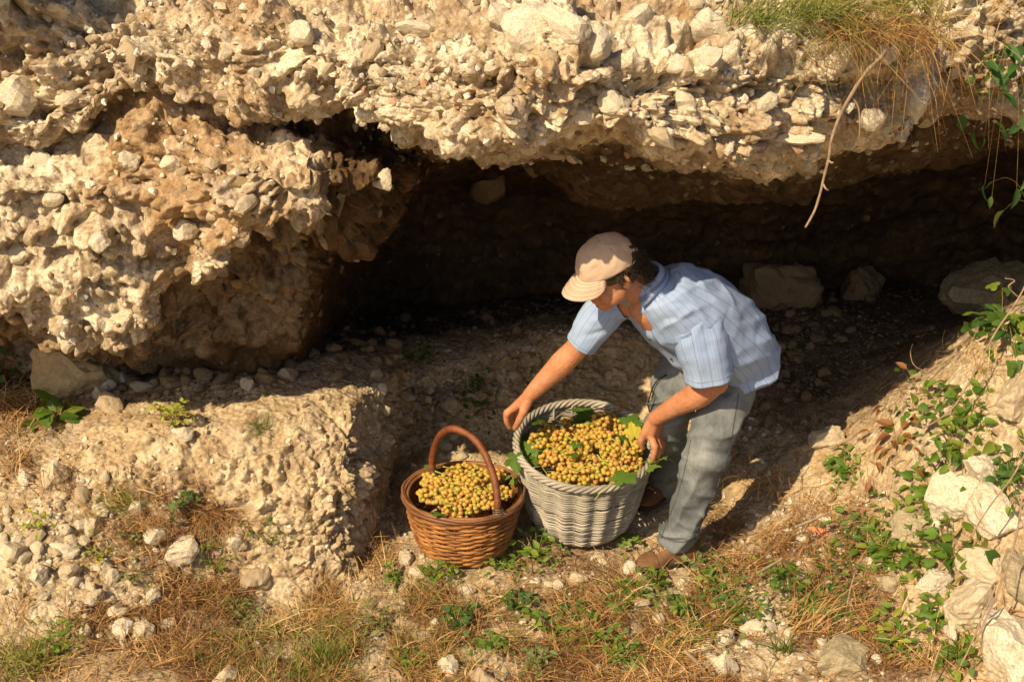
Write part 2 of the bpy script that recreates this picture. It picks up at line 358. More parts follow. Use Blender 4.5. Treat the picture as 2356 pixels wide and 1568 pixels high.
g7 = curve([(-300, 840, .6), (0, 850, .6), (300, 830, .6), (600, 800, .62), (740, 770, .8), (850, 745, 1.3), (950, 725, 1.6), (1100, 700, 1.8), (1400, 680, 1.95), (1550, 690, 1.95), (1700, 720, 1.8), (1850, 740, 1.6), (2000, 730, 1.65), (2200, 695, 1.8), (2356, 660, 1.9), (2700, 600, 2.0)])
g8 = curve([(-300, 820, 1.0), (600, 780, 1.0), (740, 740, 1.3), (850, 700, 1.9), (1100, 670, 2.3), (1400, 650, 2.5), (1700, 640, 2.6), (2000, 630, 2.7), (2356, 610, 2.8), (2700, 580, 2.9)])
GR, gi = loft_rows([g0, g1, g2, g3, g4, g5, g6, g7, g8], [10, 44, 96, 100, 110, 70, 50, 14])
GN = gnormals(GR); GN = np.where(GN[..., 2:3] < 0, -GN, GN); GN = nrm(gsmooth(GN, 4))
q32 = GR.astype(np.float32)
bank = np.clip(1-np.abs(gi-4.1)/1.1, 0, 1)[:, None]*np.clip(1-np.abs(PX-850)/760, 0, 1)[None]**.5
bank = np.clip(bank, 0, 1)
gd = .03*fbm(q32*3, 3, 101)*1.0+.012*fbm(q32*11, 3, 102)
gw = np.stack([fbm(q32*9, 3, 105), fbm(q32*9, 3, 106), fbm(q32*9, 3, 107)], -1)*.08
gdn = np.clip(.35+1.2*fbm(q32*5, 3, 160), 0, 1)
gd += (.12+.9*bank)*(.3+gdn)*(.046*(chunks((q32+gw*.5)*V(10, 10, 10), 111)-.4)+.026*(chunks((q32+gw*.4)*V(25, 25, 25), 131)-.4))
gd += bank*(.055*fbm(q32*V(4, 4, 3), 2, 143)+.042*fbm(q32*V(9, 9, 8), 3, 140)-.05*np.clip(vnoise(q32*V(17, 17, 17)+gw*3, 144)-.3, 0, 1)+.022*fbm(q32*V(30, 30, 18), 3, 141)-.03*np.abs(vnoise(q32*V(16, 16, 9)+gw*8, 142)))
gd += .005*(chunks((q32+gw*.4)*45, 151)-.3)*(.4+gdn)+.003*vnoise(q32*80, 152)
GRd = GR+GN*(gd*fade*stretch(GR))[..., None]
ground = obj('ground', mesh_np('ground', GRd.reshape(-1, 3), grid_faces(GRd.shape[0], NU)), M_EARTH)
g_shade_brown = np.clip((gi[:, None]-5.7)/.9, 0, 1)*np.ones((1, NU))  # same darker brown, growing towards the back of the hollow floor
fattr(ground.data, 'shade_brown', g_shade_brown.ravel())
def blob(x, y, cx, cy, rx, ry): return np.exp(-(((x-cx)/rx)**2+((y-cy)/ry)**2))
def strawd(x, y):
    e = 60*fbm(np.stack([x/90, y/60, x*0], -1), 3, 501)
    d = 1.0*np.clip((y+e-1340)/90, 0, 1)*np.clip((1850+2*e-x)/350, 0, 1)*np.clip((x+2*e-330)/200, .10, 1)
    d = d+.9*blob(x, y, 330, 1200, 130, 60)+.8*blob(x, y, 400, 1400, 140, 90)+.5*blob(x, y, 480, 1180, 60, 60)+.35*blob(x, y, 150, 1400, 150, 120)+.5*blob(x, y, 30, 1500, 90, 90)
    d = d+.5*blob(x, y, 1850, 1230, 250, 90)+.6*blob(x, y, 1950, 1470, 300, 120)+.4*blob(x, y, 1500, 1310, 250, 50)+.05*blob(x, y, 2200, 1000, 150, 200)+.5*blob(x, y, 50, 1090, 90, 90)+.35*blob(x, y, 60, 940, 110, 40)+.10*blob(x, y, 850, 1290, 80, 50)
    return d*np.clip(.6+1.7*fbm(np.stack([x/110, y/80, x*0], -1), 3, 500), .04, 1.7)
lx, ly, _ = proj(GR); fattr(ground.data, 'litter', (np.clip(strawd(lx, ly), 0, 1)*(GR[..., 1] > -1.6)).ravel())
tag(ground, 'pale dry stony earth with a crumbling ledge under the overhang', None, None, 'structure')

# depth buffer of the terrain, for scattering only where the view reaches
BW, BH = 589, 392
ZB = np.full((BH+2, BW+2), 1e9)
for P in (CLd, GRd):
    x, y, d = proj(P.reshape(-1, 3)); m = (d > .3) & (x > -8) & (x < W_+8) & (y > -8) & (y < H_+8)
    np.minimum.at(ZB, (np.clip((y[m]/4).astype(int)+1, 0, BH+1), np.clip((x[m]/4).astype(int)+1, 0, BW+1)), d[m])
def visible(P, tol=.04):
    x, y, d = proj(P); ok = (x > -4) & (x < W_+4) & (y > -4) & (y < H_+4) & (d > .3)
    i = np.clip((y/4).astype(int)+1, 0, BH+1); j = np.clip((x/4).astype(int)+1, 0, BW+1)
    return ok & (d < ZB[i, j]+tol)
GNd = gnormals(GRd); GNd = np.where(GNd[..., 2:3] < 0, -GNd, GNd)
CNd = gnormals(CLd); CNd = CNd*np.sign(np.sum(CNd*CN, -1, keepdims=True))
gx, gy, gdep = proj(GRd)
def gpix(px, py):
    """the visible ground point under a pixel: nearest grid point in the picture, its normal"""
    d = (gx-px)**2+(gy-py)**2; m = d < 10**2
    if not m.any(): k = np.argmin(d)
    else: k = np.argmin(np.where(m, gdep*100+np.sqrt(d)*.5, 1e9))
    return GRd.reshape(-1, 3)[k].copy(), GNd.reshape(-1, 3)[k].copy()
cx_, cy_, cdep = proj(CLd)
def cpix(px, py):
    d = (cx_-px)**2+(cy_-py)**2; m = d < 10**2
    k = np.argmin(np.where(m, cdep*100+np.sqrt(d)*.5, 1e9)) if m.any() else np.argmin(d)
    return CLd.reshape(-1, 3)[k].copy(), CNd.reshape(-1, 3)[k].copy()
if 0:
    for nm, g in (('g2', g2), ('g3', g3), ('g4', g4), ('g5', g5), ('g6', g6), ('g7', g7), ('r3', r3), ('r6', r6), ('r9', r9)):
        print(nm, [(int(PX[i]), round(g[i, 0], 2), round(g[i, 1], 2), round(g[i, 2], 2)) for i in range(30, NU-22, 80)])
# ================================================================ stones
def mat_stone(name, c0, c1, c2, dirt=.35):
    n = N(name); p = n.pos(); r = n.rnd()
    v = n.n('VectorMath', {0: p, 1: n.n('CombineXYZ', {0: n.math('MULTIPLY', r, 37.), 1: n.math('MULTIPLY', r, 91.)}).outputs[0]}, operation='ADD').outputs[0]
    a = n.noise(v, 3, 5, .6); b = n.noise(v, 14, 4, .7)
    col = n.mix(n.ramp(a, [(.35, 0.), (.65, 1.)]), c0, c1)
    col = n.mix(n.ramp(r, [(.55, 0.), (1., .8)]), col, c2)
    col = n.mix(n.ramp(b, [(.30, dirt*1.6), (.55, 0.)]), col, (.22, .16, .09))
    h = n.math('ADD', n.noise(v, 9, 5, .7), n.math('MULTIPLY', n.noise(v, 38, 3, .7), .4))
    return n.pbr(col, .88, n.bump(h, .6, .0035), .2)
M_STONE = mat_stone('limestone', (.60, .52, .38), (.46, .38, .26), (.34, .25, .15))
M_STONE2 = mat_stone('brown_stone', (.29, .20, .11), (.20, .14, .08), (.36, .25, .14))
M_PALE = mat_stone('white_limestone', (.70, .63, .50), (.55, .47, .34), (.62, .54, .42), .5)
M_MOSS = mat_stone('stained_stone', (.46, .39, .27), (.30, .25, .16), (.36, .32, .20), .7)
def ico(sub):
    bm = bmesh.new(); bmesh.ops.create_icosphere(bm, subdivisions=sub, radius=1)
    v = np.array([x.co for x in bm.verts]); f = np.array([[q.index for q in x.verts] for x in bm.faces]); bm.free(); return v, f
IC = {k: ico(k) for k in (1, 2, 3, 4)}
def rock_shape(sub, seed, ncut=9, roundness=.2, rough=.05):
    ncut = int(ncut*1.7); roundness *= .7
    g = np.random.default_rng(seed); v, f = IC[sub]
    k = nrm(g.normal(size=(ncut, 3))); dk = g.uniform(.5, .85, ncut); ncut = ncut
    r = np.min(np.where(v@k.T > .05, dk/np.maximum(v@k.T, .05), 9), axis=1); r = np.minimum(r, 1.05)
    r = r*(1-roundness)+roundness*.75; r /= r.mean()*1.12
    r = r*(1+rough*2*fbm(v*2.2+seed*3.1, 3, seed)+rough*.8*fbm(v*7+seed, 2, seed+5))
    return v*r[:, None], f
ROCK2 = [mesh_np('stone', *rock_shape(2, 100+i, 8+i % 4, .15+.25*((i*7) % 5)/4, .04), smooth=False) for i in range(14)]
for m in ROCK2: m.materials.append(M_STONE)
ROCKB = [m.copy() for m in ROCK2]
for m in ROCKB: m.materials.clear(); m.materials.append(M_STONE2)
def align(nv, spin):
    z = Vector(nv).normalized(); q = z.to_track_quat('Z', 'Y'); return q @ Euler((0, 0, spin)).to_quaternion()
def put(o, P, nv, size, spin=0., sink=.25):
    o.rotation_mode = 'QUATERNION'; o.rotation_quaternion = align(nv, spin); o.scale = size
    o.location = Vector(P)+Vector(nv).normalized()*float(size[2])*(.5-sink)*1.2
# ---- stones set in the cliff: the ones one can pick out
def cstone(px, py, sx, sy, sz, mat=None, spin=0., sink=.52, sub=3, seed=0):
    P, nv = cpix(px, py)
    o = obj('stone', mesh_np('stone', *rock_shape(sub, 500+seed+int(px), 10, .2, .06), False), mat or M_PALE, cliff)
    k_ = .8 if sx < .1 else .9
    put(o, P, nv, (sx*k_, sy*k_, sz*k_), spin, sink); return o
for px, py, sx, sy, sz, mt, sp in [
    (1238, 60, .11, .085, .09, 0, .8), (1300, 60, .05, .10, .05, 0, .5), (1625, 62, .085, .065, .07, 0, .3), (1408, 243, .06, .055, .05, 0, 1.2), (1338, 258, .06, .05, .035, 0, .5),
    (1292, 198, .07, .06, .05, 1, .9), (42, 222, .12, .09, .08, 0, .2), (160, 228, .04, .07, .03, 2, 0.), (428, 535, .05, .055, .06, 0, .7), (1385, 100, .065, .05, .06, 0, .2),
    (2112, 218, .05, .10, .06, 0, 2.6), (2012, 272, .055, .045, .045, 0, .3), (1832, 318, .085, .035, .04, 0, .1), (100, 372, .055, .045, .05, 0, .3), (945, 68, .075, .03, .05, 0, 0.),
    (690, 75, .06, .055, .05, 0, 1.), (860, 115, .05, .04, .04, 2, .4), (1475, 40, .06, .05, .06, 0, .1), (1145, 40, .05, .05, .05, 0, .5), (1560, 150, .045, .035, .04, 0, .2),
    (1640, 130, .05, .035, .035, 0, .2), (1760, 240, .05, .035, .04, 0, .6), (1900, 100, .05, .03, .04, 1, .2), (2035, 120, .05, .04, .05, 0, .4), (1575, 230, .045, .04, .04, 0, .1),
    (1130, 440, .11, .09, .1, 3, .1), (560, 470, .06, .035, .03, 1, .3), (555, 415, .05, .03, .03, 3, 0.), (300, 372, .04, .045, .04, 0, .7), (395, 380, .05, .05, .045, 0, .2),
    (45, 585, .055, .05, .05, 0, .2), (880, 415, .05, .04, .05, 0, .5), (120, 460, .045, .035, .04, 0, .6), (230, 560, .05, .04, .04, 0, .3), (2290, 180, .05, .04, .05, 0, .3)]:
    cstone(px, py, sx, sy, sz, [M_PALE, M_STONE, M_STONE, M_STONE2][mt], sp)
# ---- many smaller ones, larger first; then a gravel of the finest
ok = visible(CLd.reshape(-1, 3))
row = np.repeat(ci, NU)
pxs, pys, _ = proj(CLd.reshape(-1, 3))
inner = row > np.where(pxs < 720, 6.2, 4.2)
du = np.linalg.norm(np.gradient(CLd, axis=1), axis=-1); dv = np.linalg.norm(np.gradient(CLd, axis=0), axis=-1)
wgt = (du*dv).ravel()*ok*np.where(row > np.where(pxs < 720, 8.6, 4.8), .08, np.where(inner, .4, 1.))*(.25+np.clip(vnoise(CLd.reshape(-1, 3)*5, 303)+.5, 0, 1.5)); wgt /= wgt.sum()
flatP, flatN = CLd.reshape(-1, 3), CN.reshape(-1, 3)
pick = rng.choice(len(wgt), 270, p=wgt, replace=False)
for k, i in enumerate(pick):
    s = .013+.030*rng.random()**3
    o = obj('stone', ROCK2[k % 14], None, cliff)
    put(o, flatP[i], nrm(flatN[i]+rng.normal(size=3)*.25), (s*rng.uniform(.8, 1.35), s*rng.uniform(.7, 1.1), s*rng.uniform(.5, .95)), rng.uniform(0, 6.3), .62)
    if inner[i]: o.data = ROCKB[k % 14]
def scatter_mesh(name, idx, P, Nn, smin, smax, powr, sink, sub=1, parent=None, mat=None, flat=.6, brown=None):
    """a gravel of small broken stones joined into one mesh"""
    mb = MB(); shapes = [rock_shape(sub, 800+j, 7, .2, .05) for j in range(9)]
    for k, i in enumerate(idx):
        s = smin+(smax-smin)*rng.random()**powr
        q = align(nrm(Nn[i]+rng.normal(size=3)*.3), rng.uniform(0, 6.3)); M = np.array(q.to_matrix())
        v, f = shapes[k % 9]
        sc = V(s*rng.uniform(.8, 1.4), s*rng.uniform(.7, 1.1), s*rng.uniform(.6, 1.)*flat/.6)
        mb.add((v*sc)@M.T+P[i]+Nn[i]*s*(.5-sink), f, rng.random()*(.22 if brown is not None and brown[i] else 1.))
    o = obj(name, mb.mesh(name, False, 'tint'), mat, parent); o['kind'] = 'stuff'; return o
def mat_gravel(name, stops):
    n = N(name); col = n.ramp(n.attr('tint'), stops); b = n.noise(n.pos(), 90, 3, .7)
    col = n.mix(n.ramp(b, [(.3, .5), (.5, 0.)]), col, (.2, .14, .08))
    return n.pbr(col, .9, n.bump(b, .6, .01), .15)
M_GRAVEL = mat_gravel('gravel', [(0., (.17, .12, .07)), (.3, (.30, .23, .14)), (.4, (.45, .37, .26)), (.7, (.58, .51, .39)), (.93, (.70, .65, .55)), (1., (.40, .19, .10))])
pick2 = rng.choice(len(wgt), 2300, p=wgt)
scatter_mesh('pebbles', pick2, flatP, flatN, .005, .019, 2.2, .5, 1, cliff, M_GRAVEL, .6, inner)
# ---- gravel over the ground
okg = visible(GRd.reshape(-1, 3)); gpx, gpy = gx.ravel(), gy.ravel(); GP, GNn = GRd.reshape(-1, 3), GNd.reshape(-1, 3)
dug = np.linalg.norm(np.gradient(GRd, axis=1), axis=-1)*np.linalg.norm(np.gradient(GRd, axis=0), axis=-1)
def stony(x, y):
    return (.10+1.6*blob(x, y, 130, 1240, 200, 130)+.8*blob(x, y, 300, 1440, 120, 60)+1.2*blob(x, y, 1850, 850, 150, 120)+1.4*blob(x, y, 1780, 950, 90, 60)
            +.9*blob(x, y, 1750, 1400, 300, 150)+.8*blob(x, y, 1850, 1200, 200, 90)+1.3*blob(x, y, 450, 850, 250, 60)+.9*blob(x, y, 1250, 760, 300, 60)+.5*blob(x, y, 1700, 1500, 300, 90)+.5*blob(x, y, 1400, 1330, 100, 40)+.55*blob(x, y, 500, 1080, 380, 150)+.5*blob(x, y, 1040, 930, 150, 90)+.25*blob(x, y, 1100, 1400, 500, 100))
gwt = dug.ravel()*okg*stony(gpx, gpy); gwt /= gwt.sum()
g_pick = rng.choice(len(gwt), 6000, p=gwt)
gravel = scatter_mesh('gravel', g_pick, GP, GNn, .004, .016, 2.0, .3, 1, None, M_GRAVEL, .45, np.repeat(gi, NU) > 5.0)
tag(gravel, 'fine pale gravel and stone chips strewn over the earth')
# ---- stones lying about that one can tell apart
def boulder(name, px, py, sx, sy, sz, label, mat, spin=0., sink=.35, sub=4, seed=0, cat='stone', group=None, nv=None, rough=.085, ncut=11, rnd=.12, zup=0.):
    P, n0 = gpix(px, py)
    nv = nrm(n0*.5+V(0, 0, .7)) if nv is None else nv
    o = obj(name, mesh_np(name, *rock_shape(sub, 2000+seed+int(px+py), ncut, rnd, rough), False), mat)
    put(o, P+V(0, 0, zup), nv, (sx, sy, sz), spin, sink); return tag(o, label, cat, group)
GB = 'pale boulders along the right bank'
for px, py, sx, sy, sz, lab, mt, sp in [
    (2330, 1515, .17, .14, .19, 'largest pale boulder, smooth and rounded, filling the bottom right corner', M_PALE, .3),
    (2238, 1392, .11, .09, .10, 'grey rounded boulder just above the largest corner boulder', M_STONE, .8),
    (2148, 1352, .07, .06, .085, 'upright white stone standing left of the grey rounded boulder', M_PALE, 1.5),
    (2190, 1452, .085, .035, .05, 'long thin white stone leaning against the largest corner boulder', M_PALE, -.6),
    (2295, 1190, .125, .09, .10, 'bright white angular boulder at the right edge beside tall dry stalks', M_PALE, -.5),
    (2195, 1160, .10, .09, .11, 'brown streaked white boulder left of the bright angular boulder', M_PALE, .4),
    (2268, 1090, .08, .07, .085, 'white boulder with one round grey spot among green leaves', M_PALE, .2),
    (2115, 1222, .115, .09, .06, 'low brown stained boulder with a flat worn top above the creeping plant', M_MOSS, .3),
    (2338, 925, .08, .09, .09, 'pinkish grey boulder highest on the right bank', M_STONE, .2),
    (2262, 1305, .10, .07, .05, 'low pale boulder under the single large dark leaf', M_STONE, .1),
    (2345, 1330, .08, .09, .11, 'dark mossy brown boulder at the right edge above the corner boulder', M_MOSS, .1),
    (2045, 1342, .055, .045, .035, 'flat grey brown stone at the foot of the creeping green plant', M_MOSS, .4),
    (1945, 1515, .15, .09, .07, 'half buried cracked grey boulder in the straw at the bottom', M_MOSS, .1)]:
    boulder('boulder', px, py, sx*.88, sy*.88, sz*.88, lab, mt, sp, .38, 4, 0, 'boulder', GB)
boulder('boulder', 165, 885, .19, .15, .17, 'big smooth tan boulder wedged under the left overhang', mat_stone('tan_stone', (.56, .42, .24), (.44, .31, .17), (.5, .38, .22)), .3, .30, 4, 3, 'boulder', None)
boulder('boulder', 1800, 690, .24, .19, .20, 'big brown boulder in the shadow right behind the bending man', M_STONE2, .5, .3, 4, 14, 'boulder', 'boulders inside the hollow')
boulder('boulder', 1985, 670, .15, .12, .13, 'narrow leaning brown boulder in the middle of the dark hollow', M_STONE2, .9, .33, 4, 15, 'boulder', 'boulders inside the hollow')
boulder('boulder', 2285, 690, .27, .20, .19, 'large grey boulder at the right end of the dark hollow', M_MOSS, .1, .3, 4, 16, 'boulder', 'boulders inside the hollow')
boulder('boulder', 1905, 1010, .09, .06, .05, 'low rounded grey stone in the hollow beside the sunlit slope', M_STONE, .1, .35, 4, 7, 'boulder', None)
for px, py, sx, sy, sz, lab, mt, sp in [
    (418, 1268, .062, .05, .045, 'large flat white stone below the grass tuft on the left slope', M_PALE, .7),
    (278, 1452, .046, .042, .036, 'pale rounded stone, left one of a touching pair near the bottom left plant', M_PALE, .3),
    (330, 1458, .042, .05, .05, 'pale blocky stone, right one of a touching pair near the bottom left plant', M_STONE, .5),
    (353, 1374, .034, .03, .03, 'small bright angular stone alone in the brown straw', M_PALE, 1.),
    (545, 1255, .04, .034, .032, 'white stone against the foot of the crumbling ledge', M_PALE, .2),
    (598, 1335, .06, .07, .05, 'large smooth stone half buried below the ledge corner', M_STONE, .3),
    (262, 1330, .032, .028, .026, 'small round pale stone between two ragged weeds', M_STONE, .6),
    (160, 1320, .042, .036, .034, 'lumpy tan stone in the middle of the left rubble', M_STONE, .1),
    (92, 1322, .036, .036, .034, 'white faceted stone at the lower edge of the left rubble', M_PALE, .4),
    (30, 1275, .05, .055, .045, 'tall tan stone at the left edge of the rubble', M_STONE, .9),
    (155, 1270, .055, .032, .032, 'long pale stone lying across the left rubble', M_PALE, -.2),
    (45, 1248, .032, .026, .024, 'flat cream stone leaning on the tall tan rubble stone', M_PALE, .2),
    (215, 1215, .034, .036, .04, 'upright grey stone at the top of the left rubble', M_STONE, .2),
    (185, 1212, .03, .03, .03, 'cream stone touching the upright grey rubble stone', M_PALE, .7),
    (318, 1172, .03, .028, .03, 'small pointed white stone inside the dry grass tuft', M_PALE, .1),
    (355, 1235, .045, .04, .036, 'white stone just above the large flat white stone', M_PALE, .2),
    (120, 1090, .06, .05, .05, 'rounded earthy lump with roots hanging over it', M_STONE, .4),
    (60, 1110, .034, .03, .03, 'white rounded stone left of the hanging roots', M_PALE, .4),
    (425, 1000, .04, .032, .03, 'white stone beside the yellow green sprig on the ledge', M_PALE, .3),
    (455, 970, .034, .026, .026, 'tan triangular stone right of the yellow green sprig', M_STONE, .8),
    (262, 935, .062, .05, .045, 'oblong grey stone leaning out below the left overhang', M_STONE, .5),
    (243, 885, .036, .03, .034, 'pale angular block above the oblong grey stone', M_PALE, .2),
    (284, 885, .032, .03, .036, 'white angular block, right one of the pair under the left overhang', M_PALE, .9),
    (232, 905, .034, .03, .03, 'wedge shaped stone tucked under the pale angular block', M_STONE, .9),
    (325, 890, .05, .032, .03, 'long tan stone beneath the lowest tip of the overhang', M_STONE, .1),
    (660, 862, .042, .036, .036, 'round grey stone alone on the shaded shelf', M_STONE, .1),
    (568, 885, .036, .034, .03, 'grey stone on the shaded shelf left of the round one', M_STONE, .5),
    (1045, 930, .05, .04, .035, 'smooth grey stone stuck in the shaded bank above the basket handle', M_STONE, .2),
    (1380, 1285, .034, .024, .024, 'white chip stone in front of the grey basket', M_PALE, .1),
    (1452, 1305, .036, .028, .026, 'yellowish white stone at the toe of the brown shoe', M_PALE, .4),
    (1485, 1360, .036, .032, .026, 'white stone below the shoe among green weeds', M_PALE, .1),
    (1745, 1450, .07, .035, .035, 'wide flat cream stone at the bottom right of the straw', M_PALE, -.1),
    (1670, 1470, .042, .036, .034, 'squarish white stone left of the wide flat cream one', M_PALE, .6),
    (1665, 1540, .042, .042, .04, 'white stone at the bottom edge beside rotten twigs', M_PALE, .2),
    (1115, 1562, .06, .035, .035, 'tan stone cut by the bottom edge in the middle', M_STONE, .2),
    (1035, 1545, .045, .035, .035, 'white stone at the bottom edge behind fresh grass blades', M_PALE, .2),
    (525, 1562, .045, .04, .035, 'grey white stone cut by the bottom edge at left', M_STONE, .2),
    (1880, 1222, .045, .02, .01, 'flat orange red tile shard on the right slope', None, .2),
    (1330, 1330, .04, .03, .022, 'beige stone half hidden in straw below the grey basket', M_STONE, .2),
    (935, 1285, .045, .03, .03, 'crusty tan stone left of the foot of the brown basket', M_STONE, .2)]:
    if mt is None:
        n = N('terracotta'); mt = n.pbr(n.ramp(n.noise(n.pos(), 2, 4), [(.3, (.50, .17, .08)), (.7, (.60, .27, .15))]), .9)
    boulder('loose_stone', px, py, sx, sy, sz, lab, mt, sp, .28, 3, 1, 'stone', 'loose stones on the ground')
zones = [('small stone in the rubble covering the left slope', 55, [(130, 1240, 150, 90), (280, 1440, 100, 40)], .014, .036, M_STONE),
         ('small stone tumbled under the left overhang', 62, [(480, 830, 190, 45), (330, 880, 60, 30)], .018, .045, M_STONE2),
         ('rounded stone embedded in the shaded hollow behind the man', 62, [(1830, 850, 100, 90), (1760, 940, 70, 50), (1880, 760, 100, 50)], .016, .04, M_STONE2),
         ('stone set in the shaded bank behind the baskets', 48, [(1040, 930, 110, 80), (920, 900, 40, 60), (1290, 880, 80, 60)], .018, .042, M_STONE),
         ('small shaded stone lying on the shelf at the back of the hollow', 36, [(1150, 735, 200, 25), (850, 800, 80, 30)], .014, .034, M_STONE2),
         ('small white stone among the straw below the shoe and the baskets', 80, [(1720, 1430, 200, 90), (1600, 1520, 150, 30), (1900, 1260, 160, 60), (1200, 1400, 300, 80)], .012, .03, M_PALE)]
for lab, cnt, bl, s0, s1, mt in zones:
    msh = []
    for j in range(8):
        m = ROCK2[j].copy(); m.materials.clear(); m.materials.append(mt); msh.append(m)
    wz = dug.ravel()*okg*sum(blob(gpx, gpy, *b) for b in bl); wz /= wz.sum()
    for k, i in enumerate(rng.choice(len(wz), cnt, p=wz, replace=False)):
        s = s0+(s1-s0)*rng.random()**1.6
        o = obj('loose_stone', msh[k % 8]); tag(o, lab, 'stone', lab.replace('stone', 'stones', 1))
        put(o, GP[i], nrm(GNn[i]+V(0, 0, .5)+rng.normal(size=3)*.15), (s*rng.uniform(.85, 1.35), s*rng.uniform(.75, 1.1), s*rng.uniform(.6, .95)), rng.uniform(0, 6.3), .2)
# ================================================================ baskets
def mat_rod(name, stops, rough=.5, spec=.4, bk=.4, streak=6):
    n = N(name); p = n.pos(); r = n.rnd(); a = n.noise(p, 12, 4, .6)
    b = n.noise(n.n('Mapping', {'Vector': p, 'Scale': (streak*4, streak*4, streak*22)}).outputs[0], 3, 4, .7)
    f = n.math('ADD', n.math('MULTIPLY', r, .45), n.math('ADD', n.math('MULTIPLY', a, .45), n.math('MULTIPLY', n.math('SUBTRACT', b, .5), .5)))
    col = n.mix(n.ramp(n.noise(p, 7, 5, .7), [(.38, .55), (.55, 0.)]), n.ramp(f, stops), tuple(c*.45 for c in stops[0][1]))
    return n.pbr(col, rough, n.bump(n.math('ADD', b, n.noise(p, 150, 2, .6)), bk, .002), spec)
M_GREYW = mat_rod('grey_cane', [(.1, (.30, .27, .215)), (.5, (.42, .385, .315)), (.85, (.50, .465, .39))], .6, .25, .35)
M_BROWNW = mat_rod('willow_rod', [(.1, (.17, .065, .022)), (.45, (.35, .15, .042)), (.7, (.45, .21, .062)), (.95, (.54, .30, .11))], .62, .3, .6)
M_RIMW = mat_rod('dark_willow', [(.1, (.14, .06, .028)), (.5, (.26, .115, .05)), (.95, (.38, .19, .09))], .5, .4, .6)
M_HANDLE = mat_rod('varnished_branch', [(.15, (.10, .028, .012)), (.45, (.27, .085, .025)), (.7, (.38, .15, .045)), (.95, (.48, .27, .12))], .5, .4, 1.3, 2)
n = N('iron_wire'); M_WIRE = n.pbr((.25, .22, .19), .5, None, .5, Metallic=.6)
def ring_tube(rad_f, z_f, m, r1, nseg=6, r2=None, twist=None):
    a = np.arange(m)/m*2*math.pi
    R_ = rad_f(a); Z = z_f(a); s = np.arange(nseg)/nseg*2*math.pi
    rr = R_[:, None]+r1*np.cos(s)[None]; zz = Z[:, None]+(r2 or r1)*np.sin(s)[None]
    v = np.stack([rr*np.cos(a)[:, None], rr*np.sin(a)[:, None], zz], -1).reshape(-1, 3)
    i = np.arange(m)[:, None]; j = np.arange(nseg)[None]
    f = np.stack([i*nseg+j, ((i+1) % m)*nseg+j, ((i+1) % m)*nseg+(j+1) % nseg, i*nseg+(j+1) % nseg], -1).reshape(-1, 4)
    return v, f
# ---- grey basket, tipped towards the man's pull
gb_base = at(1334, 1186, -.10); gb_base[2] = .045
grey = thing('wicker_basket', 'large grey wicker basket full of golden grapes, held by the man', 'basket', gb_base, 'baskets of harvested grapes', (R(13), R(1.5), 0))
GH, GR0, GR1, NS = .335, .185, .256, 20
grad = lambda z: GR0+(GR1-GR0)*(np.clip(z/GH, 0, 1)**.62)
NROW = 29
for i in range(NROW):
    z = .022+i*(GH-.03)/(NROW-1); th = .0042*rng.uniform(.85, 1.12); ph = rng.uniform(0, 6.28)
    v, f = ring_tube(lambda a: grad(z)+.0062*np.cos(NS*a)+.0012*np.sin(3*a+ph), lambda a: z+.0024*np.sin(NS*a+.7)+.0022*np.sin(2*a+ph*2)+.0014*np.sin(5*a+ph), NS*8, th, 6, th*1.1)
    obj('weave_strand', mesh_np('weave_strand', v, f), M_GREYW, grey)
for k in range(NS):
    a = (k+.5)/NS*2*math.pi; zz = np.linspace(.0, GH+.005, 8); rr = grad(zz)-.007
    v, f = tube(np.stack([rr*math.cos(a), rr*math.sin(a), zz], -1), .0045, 6); obj('stake', mesh_np('stake', v, f), M_GREYW, grey)
for k in range(4):
    m = 520; a = np.arange(m)/m*2*math.pi; tw = a*15+k*math.pi/2
    pth = np.stack([(GR1+.003+.0085*np.cos(tw))*np.cos(a), (GR1+.003+.0085*np.cos(tw))*np.sin(a), GH+.010+.0105*np.sin(tw)], -1)
    v, f = tube(np.concatenate([pth, pth[:1]]), .0068, 6, False); obj('rim_strand', mesh_np('rim_strand', v, f), M_GREYW, grey)
mb = MB(); mb.add(*ring_tube(lambda a: GR0+0*a, lambda a: .008+0*a, 64, .009, 8, .010))
a = np.arange(48)/48*2*math.pi; v = np.concatenate([np.stack([GR0*np.cos(a), GR0*np.sin(a), a*0+.012], -1), [[0, 0, .012]]])
mb.add(v, np.stack([np.arange(48), (np.arange(48)+1) % 48, np.full(48, 48)], -1)); obj('base', mb.mesh('base'), M_GREYW, grey)
# ---- brown basket
bb_base = at(1066, 1252, -.27); bb_base[2] = .0
brown = thing('wicker_basket', 'small brown wicker basket of golden grapes with one tall bent handle', 'basket', bb_base, 'baskets of harvested grapes', (R(1), R(1), R(0)))
BH_, BR0, BR1, NB = .225, .146, .218, 26
brad = lambda z: BR0+(BR1-BR0)*np.clip(z/BH_, 0, 1)**.56
NROW = 21
for i in range(NROW):
    z = .010+i*(BH_-.012)/(NROW-1); th = .0054*rng.uniform(.8, 1.15); p1, p2 = rng.uniform(0, 6.28, 2); sg = 1 if i % 2 else -1; w1 = rng.uniform(.0012, .0035)
    v, f = ring_tube(lambda a: brad(z)+sg*.0036*np.cos(NB/2*a)+.0015*np.sin(5*a+p1), lambda a: z+w1*np.sin(a*2+p1)+.0013*np.sin(7*a+p2)+sg*.0008*np.sin(NB/2*a), NB*6, th, 6, th*1.05)
    obj('weave_strand', mesh_np('weave_strand', v, f), M_BROWNW, brown)
for k in range(NB):
    a = k/NB*2*math.pi; zz = np.linspace(0, BH_+.006, 7); rr = brad(zz)
    v, f = tube(np.stack([rr*math.cos(a), rr*math.sin(a), zz], -1), .0042, 6); obj('stake', mesh_np('stake', v, f), M_RIMW, brown)
